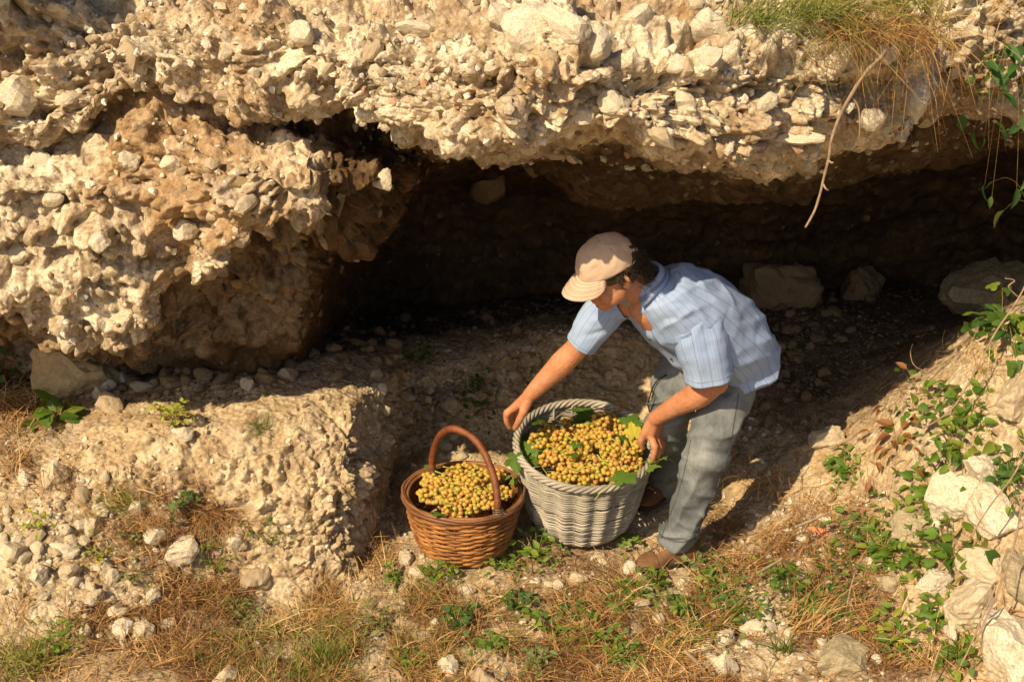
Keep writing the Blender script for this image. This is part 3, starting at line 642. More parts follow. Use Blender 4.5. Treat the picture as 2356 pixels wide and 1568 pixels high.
for k, (dr, dz, th) in enumerate([(.007, .000, .0075), (.001, .011, .0068), (-.009, .003, .0065), (.010, .013, .0055), (-.004, -.006, .006)]):
    p1 = rng.uniform(0, 6.28)
    v, f = ring_tube(lambda a: BR1+dr+.0025*np.sin(3*a+p1)+.001*np.sin(11*a+p1), lambda a: BH_+dz+.003*np.sin(2*a+p1)+.001*np.sin(9*a+p1*2), 120, th, 7)
    obj('rim_rod', mesh_np('rim_rod', v, f), M_RIMW, brown)
a = np.arange(48)/48*2*math.pi; v = np.concatenate([np.stack([BR0*np.cos(a), BR0*np.sin(a), a*0+.010], -1), [[0, 0, .010]]])
obj('base', mesh_np('base', v, np.stack([np.arange(48), (np.arange(48)+1) % 48, np.full(48, 48)], -1)), M_BROWNW, brown)
bw = V(*bb_base)
hA = at(993, 1090, -.27+.13)-bw; hB = at(1143, 1172, -.27-.17)-bw; hT = at(1040, 984, -.24)-bw
hpts = [hA+V(.002, 0, -.05), hA, hA+V(.0, -.005, .07), at(1004, 1008, -.18)-bw, hT+V(-.01, 0, 0), at(1078, 1000, -.28)-bw, at(1108, 1035, -.33)-bw, at(1130, 1085, -.385)-bw, at(1140, 1130, -.42)-bw, hB, hB+V(.002, .006, -.06)]
pth = smooth_path(hpts, 70); rr = .0132*(1+.13*vnoise(np.stack([np.arange(70)*.21]*3, -1), 4)+.10*vnoise(np.stack([np.arange(70)*.6]*3, -1), 5))
v, f = tube(pth, rr, 10); v = v+nrm(v-np.repeat(np.concatenate([pth, pth[:1]*0]), 10, 0)[:len(v)])*0; obj('handle', mesh_np('handle', v, f), M_HANDLE, brown)
for hp in (hA, hB):
    mb = MB()
    for q in range(4):
        t = np.linspace(0, 2*math.pi, 20); c = hp+V(0, 0, -.004+q*.005)
        v, f = tube(np.stack([c[0]+.018*np.cos(t), c[1]+.018*np.sin(t), c[2]+.004*np.sin(t+q)], -1), .0013, 5); mb.add(v, f)
    v, f = tube([hp+V(.016, -.012, 0), hp+V(.028, -.02, .004), hp+V(.03, -.02, -.012)], .0013, 5); mb.add(v, f)
    obj('wire_tie', mb.mesh('wire_tie'), M_WIRE, brown)

# ================================================================ grapes and vine leaves
n = N('grape_skin'); p = n.pos(); r = n.rnd()
gc = n.ramp(r, [(0., (.56, .50, .08)), (.3, (.68, .50, .085)), (.7, (.72, .45, .085)), (.93, (.72, .40, .10)), (1., (.52, .22, .06))])
gc = n.mix(n.ramp(n.noise(n.n('VectorMath', {0: p, 1: n.n('CombineXYZ', {0: n.math('MULTIPLY', r, 50.)}).outputs[0]}, operation='ADD').outputs[0], 1.3, 3, .6), [(.45, 0.), (.75, .35)]), gc, (.75, .60, .32))
M_GRAPE = n.pbr(gc, .33, None, .45, (gc, .40), **{'Subsurface Weight': .25, 'Subsurface Radius': (.6, .4, .1), 'Subsurface Scale': .006})
n = N('green_stalk'); M_STALK = n.pbr(n.ramp(n.noise(n.pos(), 30), [(.3, (.30, .34, .05)), (.7, (.46, .45, .09))]), .6)
v, f = IC[3]; GRAPE = mesh_np('grape', v*V(1, 1, 1.06), f); GRAPE.materials.append(M_GRAPE)
def leafmat(name, a, b, c, tr=.3, vein=True):
    n = N(name); p = n.pos(); r = n.rnd(); q = n.attr('tint')
    k = n.math('FRACT', n.math('ADD', r, q))
    col = n.ramp(k, [(0., a), (.6, b), (1., c)])
    col = n.mix(n.ramp(n.noise(p, 35, 3, .6), [(.35, 0.), (.7, .35)]), col, tuple(x*1.5 for x in b))
    return n.pbr(col, .45, n.bump(n.noise(p, 90, 3, .6), .3, .004), .4, (tuple(min(1, x*2.0) for x in b), tr))
M_VINE = leafmat('vine_leaf', (.055, .12, .018), (.10, .19, .03), (.19, .25, .04))
M_VINEY = leafmat('yellow_leaf', (.50, .44, .05), (.55, .48, .06), (.60, .50, .08))
def lobed(nl=5, depth=.35, nang=30, ser=.06, seed=0, cup=.15, fold=.12):
    """one leaf blade in the xy plane, stalk end at the origin, tip at +y; unit length"""
    g = np.random.default_rng(seed); t = np.linspace(-math.pi*.93, math.pi*.93, nang)
    rr = .52*(1-depth*.5+depth*.5*np.cos(t*nl*1.02))*(1+ser*np.sign(np.sin(t*23)))*(1+.04*g.normal(size=nang))*(.82+.18*np.cos(t))
    o = np.stack([rr*np.sin(t), .42+rr*np.cos(t), np.zeros(nang)], -1); c = V(0, .30, 0)
    rings = [c+(o-c)*k for k in (.5, 1.)]
    v = np.concatenate([[c]]+rings)
    d = np.linalg.norm(v[:, :2]-c[:2], axis=1); v[:, 2] = -cup*d*d*2+fold*np.abs(v[:, 0])+.03*np.sin(np.arange(len(v))*2.3+seed)*d*1.6
    j = np.arange(nang-1)
    return v, [np.stack([np.zeros(nang-1, int), 1+j+1, 1+j], -1), np.stack([1+j, 2+j, 1+nang+j+1, 1+nang+j], -1)]
def ovate(wid=.5, m=5, seed=0, fold=.2, curl=.25, ser=0.):
    """a pointed oval leaf of 4 x (m-1) faces"""
    t = np.linspace(0, 1, m); w_ = wid*.5*np.sin(np.pi*np.clip(t, .0, 1)**.75)**.8+.005
    if ser: w_ = w_*(1+ser*np.where(np.arange(m) % 2, 1, -1))
    cz = -curl*t*t
    rows = [np.stack([s*w_, t, cz+fold*abs(s)*w_], -1) for s in (-1, -.5, 0, .5, 1)]
    v = np.stack(rows, 1).reshape(-1, 3)
    return v, [grid_faces(m, 5)]
LOBED = []
for k in range(5):
    v, f = lobed(5, .34, 40, .06, k, .2, .14); m = mesh_np('vine_leaf', v, f); m.materials.append(M_VINE); LOBED.append(m)
def leaf_at(px, py, Y, size, tilt, spin, label, mat=None, k=0, roll=0.):
    o = obj('vine_leaf', LOBED[k % 5] if mat is None else LOBED[k % 5].copy())
    if mat is not None: o.data.materials.clear(); o.data.materials.append(mat)
    o.location = at(px, py, Y); o.scale = (size,)*3; o.rotation_euler = Euler((R(tilt), R(roll), R(spin)), 'XYZ')
    st_ = MB(); v, f = tube([(0, .02, 0), (.01, -.2, -.05), (.0, -.45, -.22)], .012, 5); st_.add(v, f)
    obj('leaf_stalk', st_.mesh('leaf_stalk'), M_STALK, o)
    return tag(o, label, 'leaf', 'vine leaves among the grapes')
gM = np.array(Euler((R(13), R(1.5), 0)).to_matrix()); bM = np.array(Euler((R(1), R(1), 0)).to_matrix())
def bunch(base, M, cx, cy, z0, ang, L, Wd, label, group, ncand=2200, gr=.0089, rmax=.222):
    """a bunch lying on the heap: grapes packed through a long tapering body, with a forked green stalk"""
    org = base+M@V(cx, cy, z0); t = thing('grape_bunch', label, 'grapes', org, group)
    ax = V(math.cos(ang), math.sin(ang), 0); sd = V(-ax[1], ax[0], 0)
    pts = []
    c = rng.uniform(-1, 1, (ncand, 3))
    for u, v_, w_ in c:
        if u*u+v_*v_+w_*w_ > 1: continue
        tp = 1-.35*u
        q = ax*u*L*.5+sd*v_*Wd*tp*.5+V(0, 0, w_*Wd*tp*.42)
        if math.hypot(cx+q[0], cy+q[1]) > rmax: continue
        if all((q[0]-s[0])**2+(q[1]-s[1])**2+(q[2]-s[2])**2 > (gr*1.5)**2 for s in pts): pts.append(q)
        if len(pts) > 64: break
    for q in pts:
        o = obj('grape', GRAPE, None, t); o.location = M@q; s = gr*rng.uniform(.86, 1.1); o.scale = (s, s, s*rng.uniform(.98, 1.12)); o.rotation_euler = rng.uniform(0, 3, 3)
    mb = MB()
    v, f = tube(smooth_path([M@(ax*L*.35-V(0, 0, .01)), M@(ax*0+V(0, 0, Wd*.25)), M@(-ax*L*.4+V(0, 0, Wd*.4)), M@(-ax*L*.62+V(0, 0, Wd*.55)+sd*.01)], 10), np.linspace(.0012, .0028, 10), 5); mb.add(v, f)
    for q in pts[::3]:
        v, f = tube([M@(ax*np.dot(q, ax)*.8+V(0, 0, Wd*.2)), M@(q*.75+V(0, 0, .004)), M@q], .001, 4, False); mb.add(v, f)
    obj('stalk', mb.mesh('stalk'), M_STALK, t)
    return t
GG, BG = 'grape bunches heaped in the grey basket', 'grape bunches heaped in the brown basket'
LG, LB = 'bunch of golden grapes heaped in the large grey basket', 'bunch of amber grapes heaped in the small brown basket'
dome = lambda x, y, z0, h, rr: z0+h*(1-(x*x+y*y)/(rr*rr))
for k, (x, y, ang, lab) in enumerate([
    (.03, .03, .4, None), (.12, .06, 1.2, None), (.10, -.05, -.3, None), (-.01, -.09, 2.8, None), (-.08, .02, 2.2, None), (.05, .12, .9, None), (-.10, -.06, 3.6, None), (.02, -.15, .2, None),
    (.15, -.02, .6, None), (-.03, .11, 2.5, None), (.10, .155, .2, 'highest bunch of golden grapes, below the big leaf at the back of the grey basket'), (.10, -.14, -.5, None), (-.08, -.14, 3.3, None), (-.155, .01, 2.2, 'bunch of shaded grapes at the left side inside the grey basket'),
    (.175, .06, 1.5, None), (.18, -.09, -1.1, 'few grapes right of the dark leaf at the front rim of the grey basket'), (-.02, -.03, 1.5, None), (.06, .01, 2.2, None), (-.13, .08, 1.8, None)]):
    x, y = x*1.1+.008, y*1.08; bunch(gb_base, gM, x, y, dome(x, y, .280, .065, .25)+.012*(k % 3), ang, .15, .085, lab or LG, GG)
for k, (x, y, ang, lab) in enumerate([
    (-.02, .05, .3, None), (.07, .03, 1.0, None), (.03, -.04, 4.6, None), (-.08, .0, 2.6, None), (-.03, -.09, 3.4, None), (.07, -.10, -.9, 'pale yellow bunch spilling to the front rim of the brown basket'), (.12, -.02, .2, 'bunch of amber grapes right of the foot of the handle in the brown basket'),
    (-.11, -.06, 2.9, None), (.0, .10, .6, None), (.0, .0, 1.8, None), (-.12, .05, 2.1, None), (.10, .08, .5, None), (.0, -.13, .1, None)]):
    bunch(bb_base, bM, x, y, dome(x, y, .188, .075, .20)+.010*(k % 3), ang, .145, .078, lab or LB, BG, rmax=.188)
for a in [
    (1383, 975, -0.055, 0.14, 25, 60, 'largest green vine leaf lying at the back of the grapes in the grey basket', None, 0),
    (1437, 1000, -0.105, 0.119, 35, -30, 'bright green vine leaf below the red cane in the grey basket', None, 1),
    (1462, 1018, -0.175, 0.087, 60, 20, 'crumpled yellow leaf under the right hand', M_VINEY, 2),
    (1474, 1062, -0.235, 0.119, 30, -120, 'green vine leaf at the right inner side of the grey basket', None, 3),
    (1398, 1116, -0.475, 0.14, 15, -62, 'large dark vine leaf over the front rim of the grey basket', None, 4),
    (1186, 1030, -.27, 0.105, -95, 10, 'ragged green leaf hanging over the left rim of the grey basket', None, 1),
    (1226, 1030, -.14, 0.126, 20, 20, 'dark leaf in the shadow at the left inside the grey basket', None, 2),
    (1248, 1075, -.25, 0.11, 20, 40, 'shaded leaf at the front left inside the grey basket', None, 3),
    (1308, 1042, -0.275, 0.07, 20, 200, 'small leaf between bunches in the middle of the grey basket', None, 0),
    (1300, 978, -0.095, 0.084, 30, 130, 'small upright leaf at the back left of the grapes in the grey basket', None, 4),
    (1215, 1058, -.22, .12, 35, -20, 'big dark leaf tucked at the left inner wall of the grey basket', None, 4),
    (1262, 985, -.03, .10, 30, 70, 'shaded leaf against the back left wall of the grey basket', None, 2),
    (1330, 1035, -0.275, .06, 25, 20, 'pale curled leaf lying on the grapes in the middle of the grey basket', None, 1),
    (1478, 1000, -0.155, .10, 40, -60, 'green leaf against the right back wall of the grey basket', None, 3),
    (1470, 1085, -0.315, .09, 30, -100, 'green leaf at the right front inside the rim of the grey basket', None, 2),
    (1345, 985, -0.095, .085, 20, 30, 'small green leaf behind the grapes at the back of the grey basket', None, 1),
    (1450, 1030, -0.195, 0.084, 40, 60, 'small dark leaf beside the crumpled yellow leaf', None, 1),
    (1016, 1100, -.14, 0.091, 35, 60, 'small green leaf behind the handle foot in the brown basket', None, 2),
    (1150, 1115, -.20, 0.07, 40, -20, 'pale leaf right of the handle in the brown basket', None, 3),
    (1170, 1120, -.24, 0.06, 45, -70, 'green leaf at the right inner rim of the brown basket', None, 0),
    (1022, 1180, -.45, 0.077, 25, 150, 'green leaf at the front rim of the brown basket', None, 1)]:
    leaf_at(*a)
mb = MB(); P0 = at(1398, 985, .0)
v, f = tube(smooth_path([P0, at(1412, 965, .0), at(1424, 945, .0), at(1430, 925, -.01)], 10), .0028, 6); mb.add(v, f)
v, f = tube([at(1418, 950, 0), at(1412, 935, .0)], .002, 5); mb.add(v, f)
n = N('red_cane'); tag(obj('vine_cane', mb.mesh('vine_cane'), n.pbr((.30, .09, .04), .5)), 'short red brown vine cane sticking up at the back rim of the grey basket', 'twig')
# ================================================================ the man
man_c = at(1620, 900, -.25); man_c[2] = 0.
man = thing('person', 'person in tan cap, blue striped shirt and grey jeans bending to lift the grey basket', 'person', man_c)
mo = V(*man_c)
def remesh(name, mb, voxel, it=3, fac=.5):
    me = mb.mesh(name+'_raw'); o = bpy.data.objects.new(name, me); COL.objects.link(o)
    m = o.modifiers.new('r', 'REMESH'); m.mode = 'VOXEL'; m.voxel_size = voxel; m.use_smooth_shade = True
    s = o.modifiers.new('s', 'SMOOTH'); s.factor = fac; s.iterations = it
    dg = bpy.context.evaluated_depsgraph_get(); dg.update(); r = bpy.data.meshes.new_from_object(o.evaluated_get(dg))
    bpy.data.objects.remove(o); bpy.data.meshes.remove(me); r.name = name
    r.polygons.foreach_set('use_smooth', np.ones(len(r.polygons), bool)); return r
def getv(me):
    v = np.empty(len(me.vertices)*3, np.float32); me.vertices.foreach_get('co', v); n_ = np.empty_like(v); me.vertices.foreach_get('normal', n_)
    return v.reshape(-1, 3), n_.reshape(-1, 3)
def setv(me, v): me.vertices.foreach_set('co', np.asarray(v, np.float32).ravel()); me.update()
def limb(mb, pts, rads, n=16, k=8):
    pts = np.asarray(pts, float); m = (len(pts)-1)*k+1
    P = smooth_path(pts, m); r = np.interp(np.linspace(0, len(pts)-1, m), np.arange(len(pts)), rads)
    mb.add(*tube(P, r, n))
    for e in (0, -1): ell(mb, P[e], (r[e],)*3)
def ell(mb, c, r, M=None):
    v, f = IC[3]; v = v*V(*r)
    if M is not None: v = v@np.asarray(M).T
    mb.add(v+c, f)
# ---- head frame (x = his left, y = face forward, z = crown)
Rc = np.stack([V(1, 0, 0), UPV, -FWD], 1)
hu = Rc@nrm(V(-.36, .74, .57)); hf = V(*(Rc@V(-.80, -.55, .21))); hf = nrm(hf-hu*np.dot(hf, hu)); hl = np.cross(hf, hu)*-1
hl = np.cross(hu, hf)
HM = np.stack([hl, hf, hu], 1); hc = at(1402, 626, -.56)
hp = lambda x, y, z: hc+HM@V(x, y, z)
body = MB()
ell(body, hp(0, -.012, .03), (.076, .095, .085), HM); ell(body, hp(0, .03, -.035), (.060, .062, .075), HM)
ell(body, hp(0, .055, -.085), (.038, .034, .034), HM)                        # chin
for s in (-1, 1):
    ell(body, hp(s*.045, .03, -.06), (.022, .045, .032), HM)                  # jaw
    ell(body, hp(s*.038, .068, -.022), (.024, .022, .020), HM)                # cheekbone
    ell(body, hp(s*.030, .082, .018), (.026, .014, .010), HM)                 # brow
    ell(body, hp(s*.0785, -.012, -.012), (.009, .020, .032), HM)              # ear
    ell(body, hp(s*.080, -.016, -.006), (.015, .011, .024), HM)
ell(body, hp(.046, .060, -.045), (.018, .022, .020), HM); ell(body, hp(-.046, .060, -.045), (.018, .022, .020), HM)
limb(body, [hp(0, .088, .012), hp(0, .100, -.012), hp(0, .109, -.028)], [.008, .010, .0125], 10, 3)
for s in (-1, 1): ell(body, hp(s*.011, .097, -.032), (.008, .009, .007), HM)
ell(body, hp(0, .088, -.056), (.022, .010, .006), HM); ell(body, hp(0, .086, -.066), (.019, .010, .006), HM)
Np = at(1478, 662, -.44)
limb(body, [hp(0, -.03, -.05), (hp(0, -.03, -.08)+Np)/2, Np, at(1510, 695, -.42)], [.056, .055, .060, .07], 20)
limb(body, [at(1500, 700, -.44), at(1560, 740, -.39), at(1620, 790, -.31), at(1660, 830, -.24)], [.082, .10, .105, .11], 24)
shL, shR = at(1588, 720, -.47), at(1402, 708, -.35)
elL, wrL = at(1645, 878, -.47), at(1508, 962, -.285)
elR, wrR = at(1322, 806, -.29), at(1219, 908, -.25)
limb(body, [at(1490, 690, -.43), shL, (shL*.5+elL*.5)+V(.012, 0, 0), elL], [.06, .056, .050, .046])
limb(body, [elL, elL*.72+wrL*.28+V(.0, -.006, -.006), elL*.35+wrL*.65, wrL], [.045, .049, .038, .028])
limb(body, [at(1480, 690, -.42), shR, shR*.5+elR*.5, elR], [.06, .052, .047, .042])
limb(body, [elR, elR*.72+wrR*.28, elR*.35+wrR*.65, wrR], [.042, .045, .036, .0265])
ell(body, elL+V(.006, -.004, -.004), (.04, .04, .04))
def hand(W, fingers, thumb):
    for i, fg in enumerate(fingers):
        P = [at(*q) for q in fg]; k = [1.05, 1.08, 1., .85][i]
        limb(body, [W, W*.45+P[0]*.55, P[0]], [.024, .0200, .0150*k], 10, 4)
        limb(body, P, [.0140*k, .0130*k, .0112*k, .0095*k], 10, 5); ell(body, P[1], (.0148*k,)*3); ell(body, P[0], (.0158*k,)*3)
    for a, b in zip(fingers[:-1], fingers[1:]):                               # webbing between the knuckles
        A, B = at(*a[0]), at(*b[0]); limb(body, [W*.6+A*.4, W*.12+(A+B)*.44], [.016, .0115], 10, 4)
    P = [at(*q) for q in thumb]
    limb(body, [W, P[0], P[1]], [.024, .022, .0165], 10, 4); limb(body, P[1:], [.0155, .0142, .0108], 10, 5)
hand(wrR, [[(1182, 938, -.235), (1167, 950, -.23), (1166, 968, -.225), (1172, 982, -.215)], [(1191, 931, -.21), (1177, 942, -.195), (1173, 962, -.19), (1179, 976, -.185)],
           [(1201, 927, -.185), (1189, 938, -.165), (1184, 957, -.16), (1188, 970, -.16)], [(1210, 925, -.165), (1201, 936, -.145), (1197, 952, -.14), (1198, 963, -.14)]],
     [(1211, 926, -.258), (1204, 946, -.272), (1195, 966, -.266), (1185, 984, -.245)])
hand(wrL, [[(1497, 1002, -.275), (1506, 1027, -.295), (1504, 1047, -.295), (1499, 1062, -.28)], [(1506, 1001, -.25), (1515, 1029, -.27), (1512, 1052, -.27), (1504, 1067, -.26)],
           [(1513, 998, -.225), (1521, 1025, -.24), (1518, 1048, -.24), (1510, 1062, -.235)], [(1519, 994, -.2), (1525, 1017, -.21), (1522, 1036, -.21), (1514, 1049, -.205)]],
     [(1494, 980, -.275), (1484, 995, -.272), (1476, 1011, -.258), (1478, 1027, -.240)])
n = N('skin'); p = n.pos()
sk = n.ramp(n.noise(p, 14, 4, .6), [(.3, (.46, .20, .10)), (.7, (.58, .29, .16))])
sk = n.mix(n.ramp(n.noise(p, 5, 3, .6), [(.4, 0.), (.65, .45)]), sk, (.40, .15, .075))
sk = n.mix(n.ramp(n.noise(p, 70, 3, .6), [(.35, .35), (.6, 0.)]), sk, (.34, .12, .06))
M_SKIN = n.pbr(sk, .5, n.bump(n.math('ADD', n.noise(p, 160, 3, .6), n.math('MULTIPLY', n.noise(p, 40, 3), .8)), .35, .003), .35, **{'Subsurface Weight': .12, 'Subsurface Radius': (.8, .3, .15), 'Subsurface Scale': .01})
bme = remesh('body', body, .0042, 3, .5)
v, nn = getv(bme); v = v+nn*(.0012*fbm(v*45, 3, 400))[:, None]
# shallow eye sockets
q = (v-hc)@HM
for s in (-1, 1):
    d = np.exp(-(((q[:, 0]-s*.030)/.017)**2+((q[:, 1]-.085)/.03)**2+((q[:, 2]+.002)/.011)**2)); v = v-np.outer(d*.009, hf)
setv(bme, v-mo); obj('body', bme, M_SKIN, man)
n = N('dark_hair'); p = n.pos(); M_HAIR = n.pbr(n.ramp(n.noise(n.n('Mapping', {'Vector': p, 'Scale': (1, 1, 1)}).outputs[0], 60, 3, .7), [(.3, (.012, .008, .005)), (.75, (.06, .038, .022))]), .5, n.bump(n.noise(p, 200, 2, .7), .8, .004), .4)
for s in (-1, 1):
    t = np.linspace(-1, 1, 7); P = [hp(s*(.030+.020*x), .096-.010*abs(x)-.004, .020-.004*x*x) for x in t]
    v_, f_ = tube(P, .0038*(1-.6*np.abs(t))+.001, 6); obj('eyebrow', mesh_np('eyebrow', v_-mo, f_), M_HAIR, man)
    P = [hp(s*(.030+.013*x), .0905-.006*abs(x), -.003-.003*(1-x*x)) for x in t]
    v_, f_ = tube(P, .0022, 6); obj('eyelid', mesh_np('eyelid', v_-mo, f_), M_HAIR, man)
# ---- hair: a shaggy shell over the back and sides of the head plus loose locks
v_, f_ = IC[4]
hv = v_*V(.084, .104, .098)+V(0, -.018, .022)
hv = hv+nrm(v_)*(.006*fbm(v_*V(9, 9, 4), 3, 420)+.004*vnoise(v_*V(26, 26, 9), 421))[:, None]
keep = (hv[:, 1] < .052-.55*np.maximum(-hv[:, 2], 0)) & (hv[:, 2] > -.062) & ~((np.abs(hv[:, 0]) > .06) & (hv[:, 1] > -.022) & (hv[:, 2] < -.006))
fk = f_[keep[f_].all(1)]
obj('hair', mesh_np('hair', hc+hv@HM.T-mo, fk), M_HAIR, man)
mb = MB()
for k in range(420):
    a = rng.uniform(math.radians(195), math.radians(345)) if k % 3 else rng.choice([math.radians(rng.uniform(-8, 22)), math.radians(rng.uniform(158, 188))])
    z = rng.uniform(-.062, .045); r0 = V(.085*math.cos(a), -.018+.105*math.sin(a), z)
    out = nrm(V(math.cos(a), math.sin(a), 0)); L = rng.uniform(.02, .05) if a > 3.3 else rng.uniform(.012, .03)
    if not a > 3.3: r0[2] = rng.uniform(.005, .04)
    P = [hp(*(r0-out*.006)), hp(*(r0+out*.006+V(0, -.3*L, -.5*L))), hp(*(r0+out*rng.uniform(.0, .014)+V(rng.normal()*.006, -.35*L+rng.normal()*.006, -L)))]
    vv, ff = tube(smooth_path(P, 5), [.0016, .0017, .0015, .001, .0004], 3, False); mb.add(vv-mo, ff)
obj('hair_lock', mb.mesh('hair_lock'), M_HAIR, man)['kind'] = 'stuff'
# ---- cap
n = N('tan_cotton'); p = n.pos(); wv = n.noise(p, 420, 2, .6)
M_CAP = n.pbr(n.mix(n.ramp(n.noise(p, 9, 4, .6), [(.3, 0.), (.7, 1.)]), (.47, .335, .25), (.57, .425, .325)), .9, n.bump(n.math('ADD', wv, n.math('MULTIPLY', n.noise(p, 45, 3, .6), 1.2)), .35, .003), .1)
n = N('thread'); M_THREAD = n.pbr((.25, .175, .125), .9)
capz = .036
def crown(th, e):      # th around (90 deg = front), e 0..pi/2 up
    x, y, z = .084*np.cos(th)*np.cos(e)**.72, .107*np.sin(th)*np.cos(e)**.72-.008, capz+.092*np.sin(e)**.95
    b = 1+.012*np.sin(6*th+1)*np.cos(e)+.034*vnoise(np.stack([np.cos(th)*3, np.sin(th)*3, e*4], -1), 431)+.016*vnoise(np.stack([np.cos(th)*8, np.sin(th)*8, e*9], -1), 432)
    return np.stack([x*b, y*b, z+.05*(b-1)-.018*np.clip(-np.sin(th), 0, 1)*np.cos(e)], -1)
TH, E = np.meshgrid(np.linspace(0, 2*math.pi, 96, endpoint=False), np.linspace(0, math.pi/2*.995, 26)); cv_ = crown(TH, E)
fc = grid_faces(26, 96, True); ce = E.ravel()[fc].mean(1); cth = np.arctan2(np.sin(TH.ravel()[fc]).mean(1), np.cos(TH.ravel()[fc]).mean(1))
hole = (np.abs(np.angle(np.exp(1j*(cth+math.pi/2)))) < .42*np.sqrt(np.clip(1-(ce/.55)**2, 0, 1))) & (ce < .55)
fc = fc[~hole]; cvv = hc+cv_.reshape(-1, 3)@HM.T
cap = obj('cap', mesh_np('cap', cvv-mo, fc), M_CAP, man); sm = cap.modifiers.new('s', 'SOLIDIFY'); sm.thickness = .003; sm.offset = -1
# brim
TB, RB = np.meshgrid(np.linspace(R(32), R(148), 30), np.linspace(0, 1, 12))
b0 = crown(TB, TB*0+.02); L = .078*(np.sin((TB-R(32))/R(116)*math.pi)**.55); dirv = np.stack([np.cos(TB)*.55, np.sin(TB), TB*0], -1); dirv = nrm(dirv)
bv = b0+dirv*(L*RB)[..., None]; bv[..., 2] += -.004-.26*(L*RB)-4.2*bv[..., 0]**2*RB+.006
brim = obj('brim', mesh_np('brim', hc+bv.reshape(-1, 3)@HM.T-mo, grid_faces(12, 30)), M_CAP, cap); sm = brim.modifiers.new('s', 'SOLIDIFY'); sm.thickness = .004; sm.offset = -1
mb = MB()
for rb in (.2, .36, .52, .68, .84):
    i = int(round(rb*11)); P = hc+(bv[i]+V(0, 0, .0008))@HM.T-mo; mb.add(*tube(P[2:-2], .0007, 4, False))
obj('stitching', mb.mesh('stitching'), M_THREAD, brim)
mb = MB()
for k in range(6):
    th = math.pi/2+k*math.pi/3; e = np.linspace(.6 if k == 3 else .03, 1.52, 24)
    for off in (0,):
        P = crown(th+off/np.maximum(np.cos(e), .25), e); c0 = V(0, -.008, capz+.02); P = P+nrm(P-c0)*.0010; mb.add(*tube(hc+P@HM.T-mo, .0021, 4, False))
obj('seam', mb.mesh('seam'), M_THREAD, cap)
ell_ = MB(); ell(ell_, hp(0, -.008, capz+.093)-mo, (.007, .007, .004), HM); obj('button', ell_.mesh('button'), M_CAP, cap)
for th in (math.pi/2-.5, math.pi/2+.5, -.1, math.pi+.1):
    P = crown(np.array([th]), np.array([.95]))[0]; c0 = V(0, -.008, capz+.02); ell_ = MB(); ell(ell_, hc+HM@(P+nrm(P-c0)*.0006)-mo, (.0032,)*3); obj('eyelet', ell_.mesh('eyelet'), M_THREAD, cap)
ts = np.linspace(-math.pi/2-.5, -math.pi/2+.5, 14); mb = MB()
P0_, P1_ = crown(ts, ts*0+.0), crown(ts, ts*0+.16); mb.add(hc+np.concatenate([P0_, P1_])@HM.T-mo, grid_faces(2, 14)); st_o = obj('strap', mb.mesh('strap'), M_CAP, cap); st_o.modifiers.new('s', 'SOLIDIFY').thickness = .002

# ---- shirt
n = N('striped_cotton'); p = n.pos(); su = n.attr('stripe')
fr = n.math('ABSOLUTE', n.math('SUBTRACT', n.math('FRACT', n.math('MULTIPLY', su, 1/.040)), .5))
line = n.ramp(fr, [(.018, 1.), (.034, 0.)]); fr2 = n.math('ABSOLUTE', n.math('SUBTRACT', n.math('FRACT', n.math('MULTIPLY', su, 1/.0103)), .5))
base = n.mix(n.ramp(n.noise(p, 7, 4, .6), [(.3, 0.), (.7, 1.)]), (.26, .37, .62), (.34, .455, .70))
base = n.mix(n.ramp(fr2, [(.1, .22), (.2, 0.)]), base, (.55, .60, .66))
shc = n.mix(n.math('MULTIPLY', line, .6), base, (.06, .075, .12))
M_SHIRT = n.pbr(shc, .85, n.bump(n.math('ADD', n.noise(p, 350, 2, .6), n.math('MULTIPLY', n.noise(p, 30, 3, .6), 2.)), .3, .004), .12, ((.30, .42, .60), .06))
def loft_cloth(rings, nv, nu, Lf, skew=None):
    """rings: (px,py,Y,a,bf,bb); cross sections span L (his left) and front"""
    rg = np.array(rings, float); c = at(rg[:, 0], rg[:, 1], rg[:, 2]); t = np.linspace(0, len(rg)-1, nv)
    Cc = smooth_path(c, nv); par = pchip(np.arange(len(rg)), rg[:, 3:], t)
    T = nrm(np.gradient(Cc, axis=0)); Lx = np.stack([Lf(x) for x in t/(len(rg)-1)]); Lx = nrm(Lx-T*np.sum(Lx*T, 1, keepdims=True)); Fx = np.cross(T, Lx)
    th = np.linspace(0, 2*math.pi, nu, endpoint=False); co, si = np.cos(th), np.sin(th)
    ex = lambda z: np.sign(z)*np.abs(z)**.85
    a, bf, bb = par[:, 0:1], par[:, 1:2], par[:, 2:3]
    b = np.where(si[None] > 0, bf, bb)
    P = Cc[:, None]+Lx[:, None]*(a*ex(co)[None])[..., None]+Fx[:, None]*(b*ex(si)[None])[..., None]
    if skew is not None: P = P+T[:, None]*skew(t/(len(rg)-1), si[None], co[None])[..., None]
    return P, np.broadcast_to(th[None], (nv, nu)), t/(len(rg)-1), (Lx, Fx, T, Cc)
chestL, pelvL = nrm(V(.754, -.627, .198)), nrm(V(.52, -.84, .12))
Lf = lambda x: nrm(chestL*(1-x)+pelvL*x)
P, TH, tt, fr_ = loft_cloth([(1478, 645, -.46, .070, .055, .060), (1488, 664, -.45, .125, .072, .080), (1508, 682, -.44, .172, .098, .128), (1545, 708, -.41, .188, .122, .168),
     (1592, 745, -.36, .19, .135, .186), (1640, 785, -.29, .19, .14, .186), (1664, 810, -.23, .190, .140, .172), (1682, 836, -.19, .194, .145, .160)], 130, 168, Lf,
     lambda x, si, co: np.clip((x[:, None]-.6)/.4, 0, 1)*(-.10*np.clip(si, 0, 1)+.0*co))
Nn = gnormals(np.concatenate([P, P[:, :1]], 1))[:, :-1]
